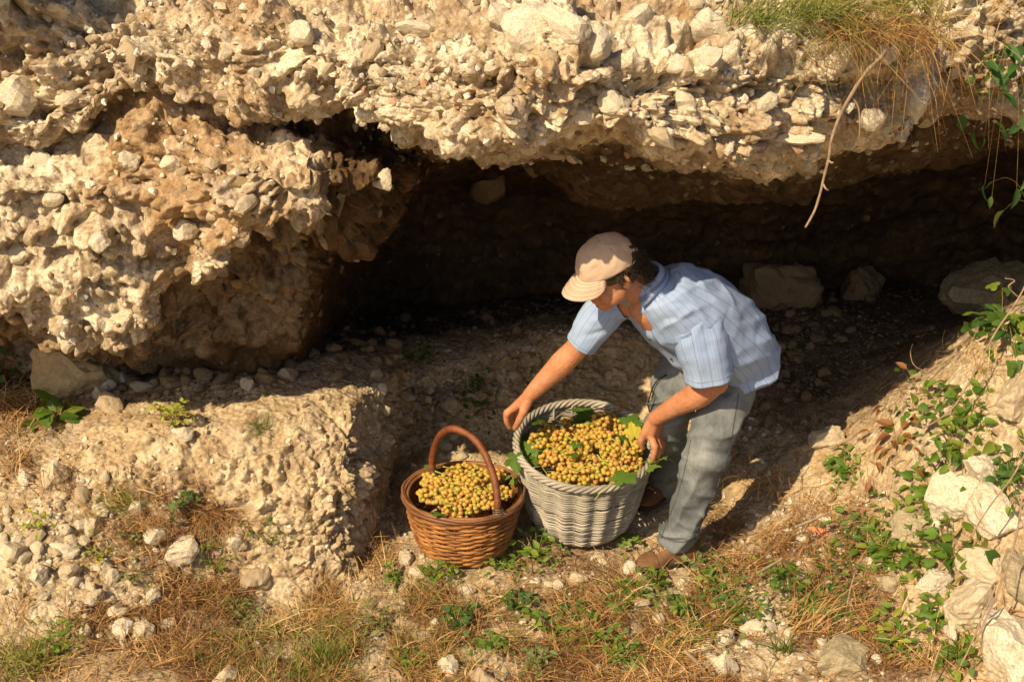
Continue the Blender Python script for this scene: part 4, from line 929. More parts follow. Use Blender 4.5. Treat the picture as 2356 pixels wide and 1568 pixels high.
cen = fr_[3][:, None]; Nn = Nn*np.sign(np.sum(Nn*(P-cen), -1, keepdims=True))
def ridge(P, ang, f1, f2, seed, pw=2.):
    q = P@np.array(Rc); c, s_ = math.cos(ang), math.sin(ang); e1 = q[..., 0]*c+q[..., 1]*s_; e2 = -q[..., 0]*s_+q[..., 1]*c
    w_ = .25*fbm(np.stack([e1*4, e2*4, q[..., 2]*4], -1), 2, seed+1)
    return (1-np.abs(vnoise(np.stack([e1*f1+w_, e2*f2+w_*2, q[..., 2]*f1*.7], -1), seed)))**pw-.4
def fold(P, Nn, A, B, wdt, amp):
    A, B = V(*A), V(*B); d = B-A; u = np.clip(((P-A)@d)/d.dot(d), 0, 1); dist = np.linalg.norm(P-A-u[..., None]*d, axis=-1)
    return P+Nn*(amp*np.exp(-(dist/wdt)**2)*np.sin(np.pi*np.clip(u, .02, .98))**.5)[..., None]
P = P+Nn*(.010*fbm(P*V(7, 7, 7), 3, 440)+.006*np.abs(vnoise(P@np.array(Rc)*V(9, 22, 9), 441))-.003)[..., None]*np.clip(tt[:, None, None]*4, .2, 1)
P = P+Nn*((.013*ridge(P, R(22), 2.6, 15, 600)+.008*ridge(P, R(-50), 3.5, 17, 610))*np.clip(tt*3, .1, 1)[:, None])[..., None]
for a_, b_, w_, am in [((1560, 600, -.40), (1640, 690, -.46), .016, .010), ((1600, 600, -.3), (1650, 720, -.45), .014, .009), ((1690, 640, -.15), (1640, 760, -.44), .018, -.012), ((1750, 700, -.1), (1655, 760, -.42), .013, .012),
                       ((1780, 760, -.12), (1670, 800, -.40), .014, -.014), ((1770, 740, -.1), (1680, 790, -.38), .012, .012), ((1760, 800, -.12), (1690, 870, -.35), .016, .010), ((1530, 740, -.50), (1560, 830, -.45), .012, -.010), ((1510, 720, -.52), (1530, 830, -.46), .012, .008),
                       ((1600, 850, -.40), (1660, 800, -.43), .014, .010), ((1640, 900, -.38), (1700, 820, -.36), .014, -.010), ((1730, 680, -.14), (1700, 700, -.3), .012, .010)]:
    P = fold(P, Nn, at(*a_), at(*b_), w_, am)
nv, nu = P.shape[:2]; fc = grid_faces(nv, nu, True)
stripe = (TH*.19).copy()
fth = TH.ravel()[fc].mean(1); fth[np.abs(TH.ravel()[fc].max(1)-TH.ravel()[fc].min(1)) > 3] = 0.
ft = np.repeat(tt[:, None], nu, 1).ravel()[fc].mean(1)
vgap = .24*np.clip(1-ft/.27, 0, 1)**.8
fc = fc[~(np.abs(fth-math.pi/2-.10) < vgap)]
me = mesh_np('shirt', P.reshape(-1, 3)-mo, fc); fattr(me, 'stripe', stripe.ravel()); me0 = me
shirt = obj('shirt', me, M_SHIRT, man); sm = shirt.modifiers.new('s', 'SOLIDIFY'); sm.thickness = .0025; sm.offset = -1
def sleeve(pts, rads, name='sleeve', nv=60, nu=64, seed=0, folds=(), flat=.85, hang=V(0, 0, -1)):
    c = np.array([at(*q) for q in pts]); Cc = smooth_path(c, nv); r = np.interp(np.linspace(0, len(rads)-1, nv), np.arange(len(rads)), rads)
    T = nrm(np.gradient(Cc, axis=0)); A = nrm(np.cross(T, V(*nrm(-FWD)))); B = np.cross(T, A); th = np.linspace(0, 2*math.pi, nu, endpoint=False)
    P = Cc[:, None]+r[:, None, None]*(np.cos(th)[None, :, None]*A[:, None]+flat*np.sin(th)[None, :, None]*B[:, None])
    Nn = nrm(P-Cc[:, None])
    P = P+Nn*(.006*fbm(P*11, 3, seed)+.0045*np.sin(th*5+seed+np.linspace(0, 2, nv)[:, None])*np.linspace(.2, 1, nv)[:, None]*(.5+.5*vnoise(P*9, seed+3)))[..., None]
    P = P+Nn*(.009*ridge(P, R(70), 3.0, 16, seed+20)+.006*ridge(P, R(20), 3., 18, seed+30))[..., None]
    for a_, b_, w_, am in folds: P = fold(P, Nn, at(*a_), at(*b_), w_, am)
    me = mesh_np(name, P.reshape(-1, 3)-mo, grid_faces(nv, nu, True)); fattr(me, 'stripe', np.broadcast_to(np.where(th > math.pi, 2*math.pi-th, th)[None]*.09, (nv, nu)).ravel())
    o = obj(name, me, M_SHIRT, shirt); sm = o.modifiers.new('s', 'SOLIDIFY'); sm.thickness = .0025; sm.offset = -1
    mb = MB()
    for k in (nv-5,):
        q = P[k]+Nn[k]*.0008; mb.add(*tube(np.concatenate([q, q[:1]])-mo, .0008, 4, False))
    obj('hem_stitch', mb.mesh('hem_stitch'), M_THREAD2, o); return o
n = N('blue_thread'); M_THREAD2 = n.pbr((.20, .27, .38), .9)
sleeve([(1552, 694, -.43), (1578, 706, -.475), (1604, 740, -.50), (1618, 800, -.505), (1631, 868, -.495)], [.066, .082, .088, .085, .082], seed=450,
       folds=[((1560, 740, -.55), (1640, 720, -.50), .012, .010), ((1570, 770, -.56), (1650, 790, -.52), .012, -.008), ((1590, 720, -.56), (1615, 860, -.57), .014, .010), ((1640, 740, -.52), (1660, 860, -.53), .013, .008), ((1560, 710, -.52), (1600, 830, -.56), .010, -.008)])
sleeve([(1440, 690, -.40), (1412, 698, -.365), (1385, 724, -.34), (1360, 757, -.325), (1337, 792, -.312)], [.062, .066, .066, .060, .055], seed=460,
       folds=[((1420, 720, -.42), (1360, 740, -.38), .012, .009), ((1400, 760, -.40), (1340, 770, -.36), .012, -.008)])
# collar: a folded strip round the neck with two points
cn = fr_[3][4]; Lx, Fx, Tx = fr_[0][4], fr_[1][4], fr_[2][4]
ang = np.linspace(math.pi/2+.55, math.pi/2+2*math.pi-.35, 50); w5 = np.abs(np.linspace(-1, 1, 50)); rows_ = []
for rr_, up_ in ((.064, .010), (.066, .030), (.070, .036), (.078, .028), (.088, .008), (.094, -.004)):
    pt = np.where(up_ < .02, 1, 0)*np.clip(w5-.75, 0, 1)*.10
    rad = rr_+pt*.15
    rows_.append(cn+Lx*(rad*np.cos(ang)*1.0)[:, None]+Fx*(rad*np.sin(ang))[:, None]-Tx*(up_-pt*1.1)[:, None])
cp = np.stack(rows_); me = mesh_np('collar', cp.reshape(-1, 3)-mo, grid_faces(6, 50)); fattr(me, 'stripe', np.repeat(np.arange(6)*.004+.005, 50))
o = obj('collar', me, M_SHIRT, shirt); o.modifiers.new('s', 'SOLIDIFY').thickness = .002
# placket edge, chest pocket, buttons
jf = int(round((math.pi/2+.10)/(2*math.pi)*nu))
pl = np.stack([P[int(nv*.36):nv, (jf+dj)] + Nn[int(nv*.36):nv, (jf+dj)]*.003 for dj in (-3, -1, 1, 3)], 1)
me = mesh_np('placket', pl.reshape(-1, 3)-mo, grid_faces(pl.shape[0], 4)); fattr(me, 'stripe', np.full(pl.shape[0]*4, .004)); obj('placket', me, M_SHIRT, shirt)
n = N('dark_button'); M_BTN = n.pbr((.03, .03, .04), .3)
for k in (.42, .58, .74, .9):
    i = int(nv*k); q = MB(); ell(q, P[i, jf]+Nn[i, jf]*.005-mo, (.0055, .0055, .004)); obj('button', q.mesh('button'), M_BTN, shirt)
i0, j0 = int(nv*.40), jf-26
pk = P[i0:i0+26, j0:j0+16]+Nn[i0:i0+26, j0:j0+16]*(.003+.004*np.exp(-np.arange(26)/4.))[:, None, None]
me = mesh_np('pocket', pk.reshape(-1, 3)-mo, grid_faces(26, 16)); fattr(me, 'stripe', np.broadcast_to(TH[0, j0:j0+16]*.19, (26, 16)).ravel()); obj('pocket', me, M_SHIRT, shirt)
# ---- jeans
n = N('grey_denim'); p = n.pos(); wv = n.noise(n.n('Mapping', {'Vector': p, 'Scale': (260, 260, 30)}).outputs[0], 1, 3, .7)
dn = n.mix(n.ramp(n.noise(p, 4.5, 5, .65), [(.38, 0.), (.62, 1.)]), (.115, .130, .14), (.27, .29, .295)); dn = n.mix(.5, dn, n.ramp(wv, [(.3, (.6, .6, .6)), (.7, (1.25, 1.25, 1.25))]), 'MULTIPLY')
M_JEAN = n.pbr(dn, .9, n.bump(n.math('ADD', wv, n.math('MULTIPLY', n.noise(p, 28, 3, .6), 1.5)), .4, .004), .12)
jb = MB()
LEGN = [(1690, 838, -.26), (1680, 890, -.30), (1655, 955, -.355), (1626, 1045, -.385), (1592, 1145, -.37), (1556, 1240, -.335)]
LEGF = [(1598, 838, -.15), (1553, 900, -.17), (1536, 985, -.13), (1530, 1060, 0.), (1532, 1135, .12)]
limb(jb, [at(*q) for q in LEGN], [.108, .099, .087, .079, .069, .067], 28)
limb(jb, [at(*q) for q in LEGF], [.108, .094, .082, .074, .068], 28)
limb(jb, [at(1655, 775, -.20), at(1650, 815, -.20), at(1640, 850, -.20)], [.115, .14, .13], 28)
ell(jb, at(1712, 812, -.16), (.10, .10, .11)); ell(jb, at(1668, 800, -.06), (.10, .10, .11))
jme = remesh('jeans', jb, .007, 4, .5); v, nn = getv(jme)
v = v.astype(float)
# cut the near hem flat: push what hangs below the hem plane back to it
hA, hD = at(1552, 1248, -.335), nrm(at(1556, 1240, -.335)-at(1592, 1145, -.37))
d = (v-hA)@hD; near = np.linalg.norm(v-hA, axis=1) < .16; v = v-np.outer(np.where(near & (d > 0), d, 0), hD)
v = v+nn*(.006*fbm(v*V(9, 9, 9), 3, 470)+.008*np.clip(vnoise(v@Rc*V(10, 26, 10), 471), -.2, 1)*np.clip((.35-np.abs(v[:, 2]-.40))*3, .2, 1))[:, None]
zk = np.exp(-((v[:, 2]-.50)/.13)**2)+np.exp(-((v[:, 2]-.12)/.09)**2)
v = v+nn*(.021*ridge(v, R(8), 3.5, 15, 620, 3.)*np.clip(zk+.25, 0, 1)+.013*ridge(v, R(60), 3., 13, 630, 3.))[:, None]
for a_, b_, w_, am in [((1580, 1010, -.5), (1690, 990, -.4), .014, .012), ((1585, 1035, -.5), (1690, 1050, -.42), .014, -.010), ((1580, 1060, -.5), (1660, 1080, -.44), .013, .010), ((1640, 920, -.46), (1720, 890, -.3), .014, -.010),
                       ((1620, 890, -.42), (1700, 930, -.4), .014, .010), ((1540, 1200, -.43), (1610, 1215, -.4), .012, .010), ((1530, 1220, -.43), (1600, 1240, -.4), .010, -.009), ((1550, 1170, -.45), (1620, 1180, -.42), .011, -.007),
                       ((1490, 900, -.2), (1570, 930, -.26), .013, .010), ((1590, 1100, -.48), (1550, 1200, -.43), .012, .008), ((1700, 900, -.3), (1660, 1040, -.42), .013, .009)]:
    v = fold(v, nn, at(*a_), at(*b_), w_, am)
setv(jme, v-mo); jeans = obj('jeans', jme, M_JEAN, man)
from mathutils.bvhtree import BVHTree
def seam_on(me, pts, parent, mat, name='seam', r=.0016, n_=40):
    tree = BVHTree.FromPolygons([x.co.copy() for x in me.vertices], [tuple(p.vertices) for p in me.polygons]); out = []
    for q in smooth_path(np.array(pts, float), n_):
        h, nv, _, _ = tree.ray_cast(Vector(CAM-mo), Vector(ray(q[0], q[1])).normalized())
        if h is not None: out.append(np.array(h)+np.array(nv)*.0006)
    if len(out) > 4: v_, f_ = tube(np.array(out), r, 5); obj(name, mesh_np(name, v_, f_), mat, parent)
n = N('denim_thread'); M_DTH = n.pbr((.07, .075, .08), .9)
seam_on(jme, [(1700, 905), (1690, 960), (1676, 1040), (1650, 1120), (1618, 1190), (1600, 1240)], jeans, M_DTH)
seam_on(jme, [(1590, 1010), (1580, 1060), (1562, 1130), (1535, 1200), (1522, 1235)], jeans, M_DTH)
seam_on(jme, [(1512, 1222), (1535, 1238), (1570, 1246), (1600, 1232)], jeans, M_DTH)
seam_on(jme, [(1530, 862), (1510, 885), (1500, 915)], jeans, M_DTH, 'pocket_edge', .003)
n = N('black_cord'); M_CORD = n.pbr((.012, .012, .012), .7)
seam_on(jme, [(1535, 862), (1512, 876), (1498, 900), (1490, 935), (1497, 945), (1508, 915)], man, M_CORD, 'key_cord', .0026)
# ---- shoes
n = N('brown_suede'); p = n.pos(); M_SHOE = n.pbr(n.ramp(n.noise(p, 25, 4, .6), [(.3, (.12, .062, .030)), (.7, (.21, .115, .058))]), .95, n.bump(n.noise(p, 220, 3, .7), .5, .002), .1)
n = N('dark_rubber'); M_SOLE = n.pbr((.035, .028, .022), .8)
n = N('shoe_lace'); M_LACE = n.pbr((.34, .23, .13), .9)
def shoe(heel, toe, up=V(0, 0, 1)):
    heel, toe = V(*heel), V(*toe); d = toe-heel; L = np.linalg.norm(d); y = d/L; z = nrm(up-y*np.dot(up, y)); x = np.cross(y, z)
    s = np.array([-.02, .0, .10, .25, .40, .55, .68, .80, .90, .97, 1.0])
    wd = np.array([.012, .028, .036, .037, .037, .040, .046, .047, .040, .026, .008]); ht = np.array([.05, .085, .112, .118, .100, .078, .064, .054, .046, .036, .024]); nvv = 40; k = np.linspace(0, 10, nvv)
    S, Wd, Ht = pchip(np.arange(11), s, k), pchip(np.arange(11), wd, k), pchip(np.arange(11), ht, k); th = np.linspace(0, 2*math.pi, 32, endpoint=False)
    cc, ss = np.cos(th), np.sin(th)
    X = Wd[:, None]*np.sign(cc)*np.abs(cc)**.7; Z = .018+np.where(ss > 0, (Ht[:, None]-.018)*np.abs(ss)**.75, -.008*np.abs(ss)**.3)
    G = heel+y*(S*L)[:, None, None]+x*X[..., None]+z*Z[..., None]
    G = G+(.0016*fbm(G*30, 2, 481))[..., None]
    sh = obj('shoe', mesh_np('shoe', np.concatenate([G.reshape(-1, 3), G[:1].mean(1), G[-1:].mean(1)])-mo, [grid_faces(nvv, 32, True), np.stack([np.full(32, nvv*32), (np.arange(32)+1) % 32, np.arange(32)], -1), np.stack([np.full(32, nvv*32+1), (nvv-1)*32+np.arange(32), (nvv-1)*32+(np.arange(32)+1) % 32], -1)]), M_SHOE, man)
    q = MB(); X2 = (Wd[:, None]+.004)*np.sign(cc)*np.abs(cc)**.6; Z2 = np.broadcast_to(.012+.012*np.sign(ss)*np.abs(ss)**.3, X2.shape)+.012*np.clip(S-.85, 0, 1)[:, None]
    q.add((heel+y*(S*L*1.01)[:, None, None]+x*X2[..., None]+z*Z2[..., None]).reshape(-1, 3)-mo, grid_faces(nvv, 32, True)); obj('sole', q.mesh('sole'), M_SOLE, sh)
    for j, sj in enumerate((.42, .50, .58, .66)):
        hz = np.interp(sj, s, ht)
        for sg in (-1, 1):
            q = MB(); q.add(*tube(smooth_path([heel+y*(sj*L)+x*sg*.022+z*(hz-.010), heel+y*((sj+.02)*L)+z*(hz+.003), heel+y*((sj+.06)*L)-x*sg*.020+z*(hz-.018)], 8)-mo, .0032, 6)); obj('lace', q.mesh('lace'), M_LACE, sh)
    for sj in (.28, .72):
        q = MB(); t = np.linspace(.25, math.pi-.25, 20); hz = np.interp(sj, s, ht); wz = np.interp(sj, s, wd)
        q.add(*tube(heel+y*(sj*L)+x*(wz*1.01*np.cos(t))[:, None]+z*(.018+(hz-.016)*np.sin(t)**.75)[:, None]-mo, .0015, 5)); obj('seam', q.mesh('seam'), M_SOLE, sh)
    return sh
h0, _ = gpix(1592, 1282); t0 = atz(1466, 1314, h0[2]+.0)
shoe(h0+V(0, 0, .004), t0+V(0, 0, .004))
h1 = at(1548, 1150, .14); h1[2] = .03; shoe(h1, h1+V(-.16, -.19, 0))
# ================================================================ plants, grass, twigs
M_LEAF = leafmat('green_leaf', (.045, .11, .014), (.11, .20, .022), (.26, .27, .04))
M_LEAFD = leafmat('dark_leaf', (.030, .085, .018), (.055, .13, .025), (.10, .17, .03))
M_LEAFY = leafmat('yellowish_leaf', (.20, .28, .03), (.30, .34, .04), (.40, .32, .05))
M_LEAFB = leafmat('withered_leaf', (.14, .055, .02), (.24, .10, .03), (.16, .14, .04), .15)
M_LEAFG = leafmat('grey_green_leaf', (.10, .15, .05), (.16, .21, .07), (.22, .22, .07))
n = N('plant_stem'); M_STEM = n.pbr(n.ramp(n.noise(n.pos(), 25), [(.3, (.16, .15, .04)), (.7, (.30, .16, .06))]), .7)
n = N('straw'); M_STRAW = n.pbr(n.ramp(n.attr('tint'), [(0., (.10, .05, .022)), (.3, (.22, .105, .04)), (.6, (.38, .21, .075)), (.9, (.54, .35, .14)), (1., (.66, .50, .26))]), .65, None, .25, ((.45, .28, .10), .12))
n = N('fresh_grass'); M_GRASS = n.pbr(n.ramp(n.attr('tint'), [(0., (.06, .11, .02)), (.4, (.14, .19, .03)), (.75, (.27, .26, .055)), (1., (.42, .32, .11))]), .55, None, .3, ((.25, .30, .05), .25))
def leafmesh(kind, wid, fold_, curl, mat, seed=0):
    out = []
    for k in range(3):
        v, f = lobed(3, .45, 18, .05, seed+k, curl, fold_) if kind == 'lobed' else ovate(wid*(1+.15*(k-1)), 5, k, fold_, curl*(1+.5*(k-1)))
        m = mesh_np('leaf', v, f); m.materials.append(mat); fattr(m, 'tint', np.full(len(v), k*.13)); out.append(m)
    return out
def basis(y, nv, roll):
    y = nrm(y); z = nrm(nv-y*np.dot(nv, y)); x = np.cross(y, z); c, s = math.cos(roll), math.sin(roll)
    return np.stack([x*c+z*s, y, z*c-x*s], 1)
def plant(name, label, px, py, leaves, ns, L, size, per, up=.5, droop=.4, group=None, cat='plant', P=None, nv=None, dirs=None, as_parts=True, jit=.5, seed=0, stem_r=.0014, spread=6.28, ang0=0., pair=False):
    g = np.random.default_rng(seed+int(px)*7+int(py))
    if P is None: P, nv = gpix(px, py)
    t = thing(name, label, cat, P, group); sm = MB(); fol = MB()
    k = 0
    for s in range(ns):
        a = ang0+spread*(s+g.uniform(-.4, .4))/ns; d = V(math.cos(a), math.sin(a), 0)
        if dirs is not None: d = nrm(V(*dirs[s % len(dirs)])+g.normal(size=3)*.15)
        d = nrm(d-nv*np.dot(d, nv)*.9)
        l = L*g.uniform(.55, 1.1); u = up*g.uniform(.6, 1.3)
        pth = smooth_path([V(0, 0, 0), d*l*.35+V(0, 0, u*l*.6)+nv*.01, d*l*.7+V(0, 0, u*l*.8-droop*l*.15)+nv*.012, d*l+V(0, 0, u*l*.7-droop*l*.6)+nv*.012], 12)
        sm.add(*tube(pth, np.linspace(stem_r, stem_r*.5, 12), 5, False))
        for q in range(per):
            f = (q+1)/per; i = f*11; A = pth[min(11, int(i))]; T = nrm(pth[min(11, int(i)+1)]-pth[max(0, int(i)-1)])
            side = np.cross(T, V(0, 0, 1)); side = nrm(side if np.linalg.norm(side) > .1 else V(1, 0, 0))
            for sg in ((1, -1) if pair else ((1,) if q % 2 else (-1,))):
                y = nrm(side*sg*.9+T*g.uniform(.2, .8)+V(0, 0, g.uniform(-.1, .45))+g.normal(size=3)*jit*.4) if q < per-1 else nrm(T+g.normal(size=3)*.2)
                nn_ = nrm(V(0, -.25, 1)+g.normal(size=3)*jit); B = basis(y, nn_, g.normal()*.25)
                sz = size*g.uniform(.65, 1.2)*(1-.25*f); m = leaves[k % len(leaves)]; k += 1
                if as_parts:
                    o = obj('leaf', m, None, t); M4 = np.eye(4); M4[:3, :3] = B*sz; M4[:3, 3] = A; o.matrix_basis = Matrix(M4.tolist())
                else: MBleaf(fol, m, B*sz, A, g.random())
    if not as_parts:
        fo = obj('foliage', fol.mesh('foliage', True, 'tint'), leaves[0].materials[0], t); fo['kind'] = 'stuff'
    obj('stem', sm.mesh('stem'), M_STEM, t)
    return t
_lc = {}
def MBleaf(mb, m, B, A, tint):
    if m.name not in _lc:
        v = np.empty(len(m.vertices)*3, np.float32); m.vertices.foreach_get('co', v)
        q = np.array([list(p.vertices) for p in m.polygons if len(p.vertices) == 4]); t3 = np.array([list(p.vertices) for p in m.polygons if len(p.vertices) == 3])
        _lc[m.name] = (v.reshape(-1, 3), [x for x in (q, t3) if len(x)])
    v, f = _lc[m.name]; mb.add(v@B.T+A, f, tint)
OV = leafmesh('o', .55, .4, .35, M_LEAF); OVD = leafmesh('o', .50, .4, .4, M_LEAFD); OVW = leafmesh('o', .75, .2, .25, M_LEAF); OVY = leafmesh('o', .6, .25, .2, M_LEAFY)
OVB = leafmesh('o', .55, .5, .5, M_LEAFB); OVG = leafmesh('o', .5, .3, .2, M_LEAFG); LOB = leafmesh('lobed', 1, .15, .2, M_LEAF, 20); LOBD = leafmesh('lobed', 1, .2, .3, M_LEAFD, 30)
# ---- left side
plant('dock_plant', 'broad leaved green plant on the left ledge in front of the tan boulder', 138, 968, OVW+OVW+OVY[:1], 14, .10, .082, 2, .55, .5, stem_r=.002)
plant('herb_sprig', 'small yellow green sprig growing on the edge of the ledge', 402, 985, OVY, 7, .10, .028, 6, 1.3, .1, pair=True)
plant('parsley_plant', 'bright green frilly plant in the bottom left corner', 140, 1500, LOB, 16, .13, .030, 6, 1.0, .3, seed=2)
plant('ivy_plant', 'half withered dark ivy under the overhang at the left edge', 45, 868, LOBD+OVB+LOBD, 9, .16, .055, 4, 1.0, .6)
GW = 'small weeds on the left slope'
for px, py, lab, lv, sz in [(300, 1248, 'ragged grey green weed left of the large flat white stone', OVG, .024), (590, 1235, 'grey green weed climbing the foot of the crumbling ledge', OVG, .026), (500, 1318, 'green weed with red stems beside the half buried smooth stone', LOB, .024),
    (310, 1345, 'pale green weed below the rubble in the straw', OVG, .022), (480, 1268, 'small green weed right of the large flat white stone', LOB, .022), (225, 1290, 'yellowing weed among the rubble stones', OVY, .022), (420, 1170, 'dark green weed against the ledge above the straw', LOBD, .028), (85, 1225, 'thin yellowing weed at the upper rubble', OVY, .022),
    (620, 1255, 'sprawling green weed right of the white stone at the ledge foot', OVG, .024)]:
    plant('weed', lab, px, py, lv, 6, .085, sz*1.15, 5, .9, .3, GW)
# ---- under and in front of the baskets
GBk = 'green weeds at the foot of the baskets'
plant('weed', 'leafy green weed between the two baskets', 1235, 1292, OVW+OV, 12, .13, .042, 5, .8, .4, GBk)
plant('weed', 'low green weed spreading at the right foot of the brown basket', 1150, 1308, LOB+OV, 10, .10, .036, 5, .5, .4, GBk)
plant('weed', 'small green weed under the front of the brown basket', 1030, 1315, LOB, 9, .09, .032, 5, .5, .4, GBk)
plant('weed', 'green weed at the right foot of the grey basket', 1440, 1255, OV, 9, .11, .030, 5, .5, .4, GBk)
# ---- tufts of weed in the straw
GS = 'green weeds in the straw'
for px, py, lab, lv, sz, L in [(1192, 1400, 'dark green weed alone in the straw below the baskets', OVD, .035, .07), (1055, 1438, 'three lobed green weed in the middle of the straw', LOBD, .036, .07), (1255, 1455, 'loose green weed in the straw below the grey basket', LOB, .034, .10), (1360, 1480, 'bushy green weed at the bottom centre of the straw', LOB, .032, .11),
    (1460, 1375, 'light green weed left of the white stone below the shoe', LOB, .034, .07), (1420, 1400, 'small green weed halfway between the baskets and the bottom edge', OV, .028, .06), (1600, 1300, 'spindly green weed just right of the shoe heel', OVG, .026, .10), (1510, 1345, 'fresh green weed touching the toe of the shoe', LOB, .034, .07),
    (900, 1335, 'small weed at the shaded foot of the ledge', OV, .026, .06), (1320, 1420, 'flat green weed right of the dark weed in the straw', OVD, .03, .06), (1000, 1335, 'low weed in front of the brown basket', LOB, .028, .06), (1130, 1490, 'green weed just left of the bottom centre of the straw', LOB, .03, .08), (1560, 1400, 'leafy green weed between the clover patch and the straw', OV, .032, .09), (1230, 1535, 'low green weed close to the bottom edge in the middle', OVG, .03, .08), (1440, 1520, 'broad green weed near the bottom edge below the shoe', LOB, .036, .09),
    (860, 1440, 'thin green weed in the golden straw at the left of the middle', OVG, .026, .08), (1640, 1350, 'green weed behind the shoe on the slope', OV, .03, .09), (1790, 1330, 'small green weed below the orange tile shard', OV, .03, .08), (560, 1420, 'green weed in the dark matted straw', OVG, .026, .07),
    (945, 1530, 'grassy green weed beside the white stone at the bottom edge', OV, .025, .07)]:
    plant('weed', lab, px, py, lv, 9, L*1.2, sz*1.2, 5, .6, .4, GS)
# ---- right slope
GR_ = 'creeping green plants on the right slope'
plant('creeping_plant', 'largest creeping green plant, dense bright leaves left of the low stained boulder', 2030, 1275, OV, 25, .26, 0.049, 8, .28, .3, GR_, as_parts=True, seed=3)
plant('creeping_plant', 'dark green clover like patch between the shoe and the big creeping plant', 1690, 1400, OVD+OV, 22, .22, 0.032, 9, .35, .3, GR_, as_parts=True, seed=4)
plant('creeping_plant', 'bushy green patch below the largest creeping plant', 1890, 1385, OV+OVD, 20, .22, 0.039, 8, .35, .3, GR_)
plant('creeping_plant', 'leafy shoots hanging in front of the low pale boulder', 2195, 1285, OVW+OV, 13, .20, 0.061, 6, .5, .6, GR_)
plant('creeping_plant', 'green strand of leaves between two white boulders on the right', 2140, 1130, OV, 16, .20, 0.049, 7, .3, .3, GR_)
plant('creeping_plant', 'dense leafy mass along the upper right bank', 2230, 960, OV+OVW, 12, .26, 0.056, 8, .35, .3, GR_)
plant('creeping_plant', 'leafy mass below the pinkish boulder on the right bank', 2215, 1045, OV, 12, .24, 0.054, 7, .35, .3, GR_, seed=9)
plant('creeping_plant', 'large toothed leaves near the top of the right bank', 2300, 775, LOB+LOBD, 11, .16, 0.091, 4, .8, .6, GR_)
plant('creeping_plant', 'small green plant on the crest where the sunlit slope begins', 1945, 1080, OV, 11, .12, 0.041, 6, .35, .4, GR_)
plant('creeping_plant', 'green plant over the white boulder with a grey spot', 2325, 1100, OVD+OV, 15, .16, 0.051, 6, .5, .5, GR_)
plant('creeping_plant', 'leafy tuft between the grey rounded and the long thin stone', 2165, 1420, OV, 12, .14, 0.049, 5, .5, .5, GR_)
plant('creeping_plant', 'low leafy rosette at the foot of the largest corner boulder', 2205, 1515, OVW, 11, .12, 0.054, 4, .5, .5, GR_)
plant('creeping_plant', 'yellow spotted green plant right of the half buried boulder', 2060, 1470, OV+OVY[:1], 12, .16, 0.044, 5, .4, .4, GR_)
plant('creeping_plant', 'sparse leaves trailing over the sunlit crest', 2110, 905, OVW+OVB[:1], 4, .2, 0.051, 5, .4, .5, GR_)
plant('creeping_plant', 'withered leaves hanging on the sunlit earth of the right slope', 2060, 1010, OVB, 6, .22, 0.061, 4, .3, .5, GR_)
plant('creeping_plant', 'fine low green growth at the bottom right in the straw', 1580, 1475, LOB, 17, .17, 0.024, 8, .3, .3, GR_)
o = obj('leaf', OVD[1].copy()); o.data.materials.clear(); o.data.materials.append(M_LEAFD); Pq, nq = gpix(2270, 1275)
o.matrix_world = Matrix(np.block([[basis(V(.75, -.1, -.6), V(-.2, -.7, .7), .1)*.105, (Pq+V(-.03, -.06, .05))[:, None]], [np.zeros((1, 3)), np.ones((1, 1))]]).tolist())
tag(o, 'single large dark green leaf standing over the low pale boulder', 'leaf')
# ---- shaded plants in the hollow
GC = 'dark plants on the shaded bank'
for px, py, lab in [(960, 822, 'dark low plant on the shaded shelf above the brown basket handle'), (1100, 880, 'dark trailing plant on the shaded bank left of the arm'), (1092, 930, 'dark leafy plant low on the shaded bank behind the baskets')]:
    plant('weed', lab, px, py, LOBD, 8, .13, .04, 4, .4, .5, GC)
# ---- hanging climber, top right
Pv, nvv_ = cpix(2290, 110)
plant('climbing_plant', 'dark green pointed leaved climber hanging over the cliff at the upper right', 0, 0, OVD, 7, .34, .085, 5, .1, 1.2, None, P=Pv+V(0, -.10, .05), nv=V(0, -1, .2), dirs=[(-.3, -.2, -1), (.1, -.2, -1), (-.6, -.2, -.6), (.4, -.1, -.7), (-.2, -.3, -1.1)], seed=5)
Pv = at(2365, 470, .0)
plant('climbing_plant', 'single green leaf on a thin shoot hanging before the dark hollow at the right edge', 0, 0, OV, 2, .14, .08, 1, .6, .2, None, P=Pv, nv=V(0, -1, .2), dirs=[(-1, 0, .2), (-1, 0, -.5)])

# ---- grass: ribbons bent along the ground or standing in tufts
def blades(name, P, Nn, D, L, lift, wdt, tint, mat, droop=.0, kind='stuff', parent=None):
    """P,Nn,D (k,3) root, up and heading; one ribbon per root"""
    k = len(P); t = np.array([0, .34, .68, 1.])
    side = nrm(np.cross(D, V(0, -.5, .86)+rng.normal(size=(k, 3))*.4)); cur = rng.normal(size=(k, 1))*.25; sd = nrm(np.cross(Nn, D))
    V_ = []
    for q in t:
        c = P+D*(L*q)[:, None]+Nn*(lift*L*(q-q*q*(.5+droop)))[:, None]+sd*(cur*L[:, None]*q*q)+V(0, 0, -1)*(droop*L*q*q*.6)[:, None]
        w_ = (wdt*(1-.85*q))[:, None]; V_ += [c-side*w_, c+side*w_]
    vs = np.stack(V_, 1).reshape(-1, 3); b = np.arange(k)[:, None]*8
    f = np.concatenate([b+np.array([[2*i, 2*i+1, 2*i+3, 2*i+2]]) for i in range(3)])
    me = mesh_np(name, vs, f); fattr(me, 'tint', np.repeat(np.clip(tint, 0, 1), 8)); o = obj(name, me, mat, parent)
    if kind: o['kind'] = kind
    return o
def tang(Nn, k):
    a = rng.normal(size=(k, 3)); a = a-Nn*np.sum(a*Nn, 1, keepdims=True); return nrm(a)
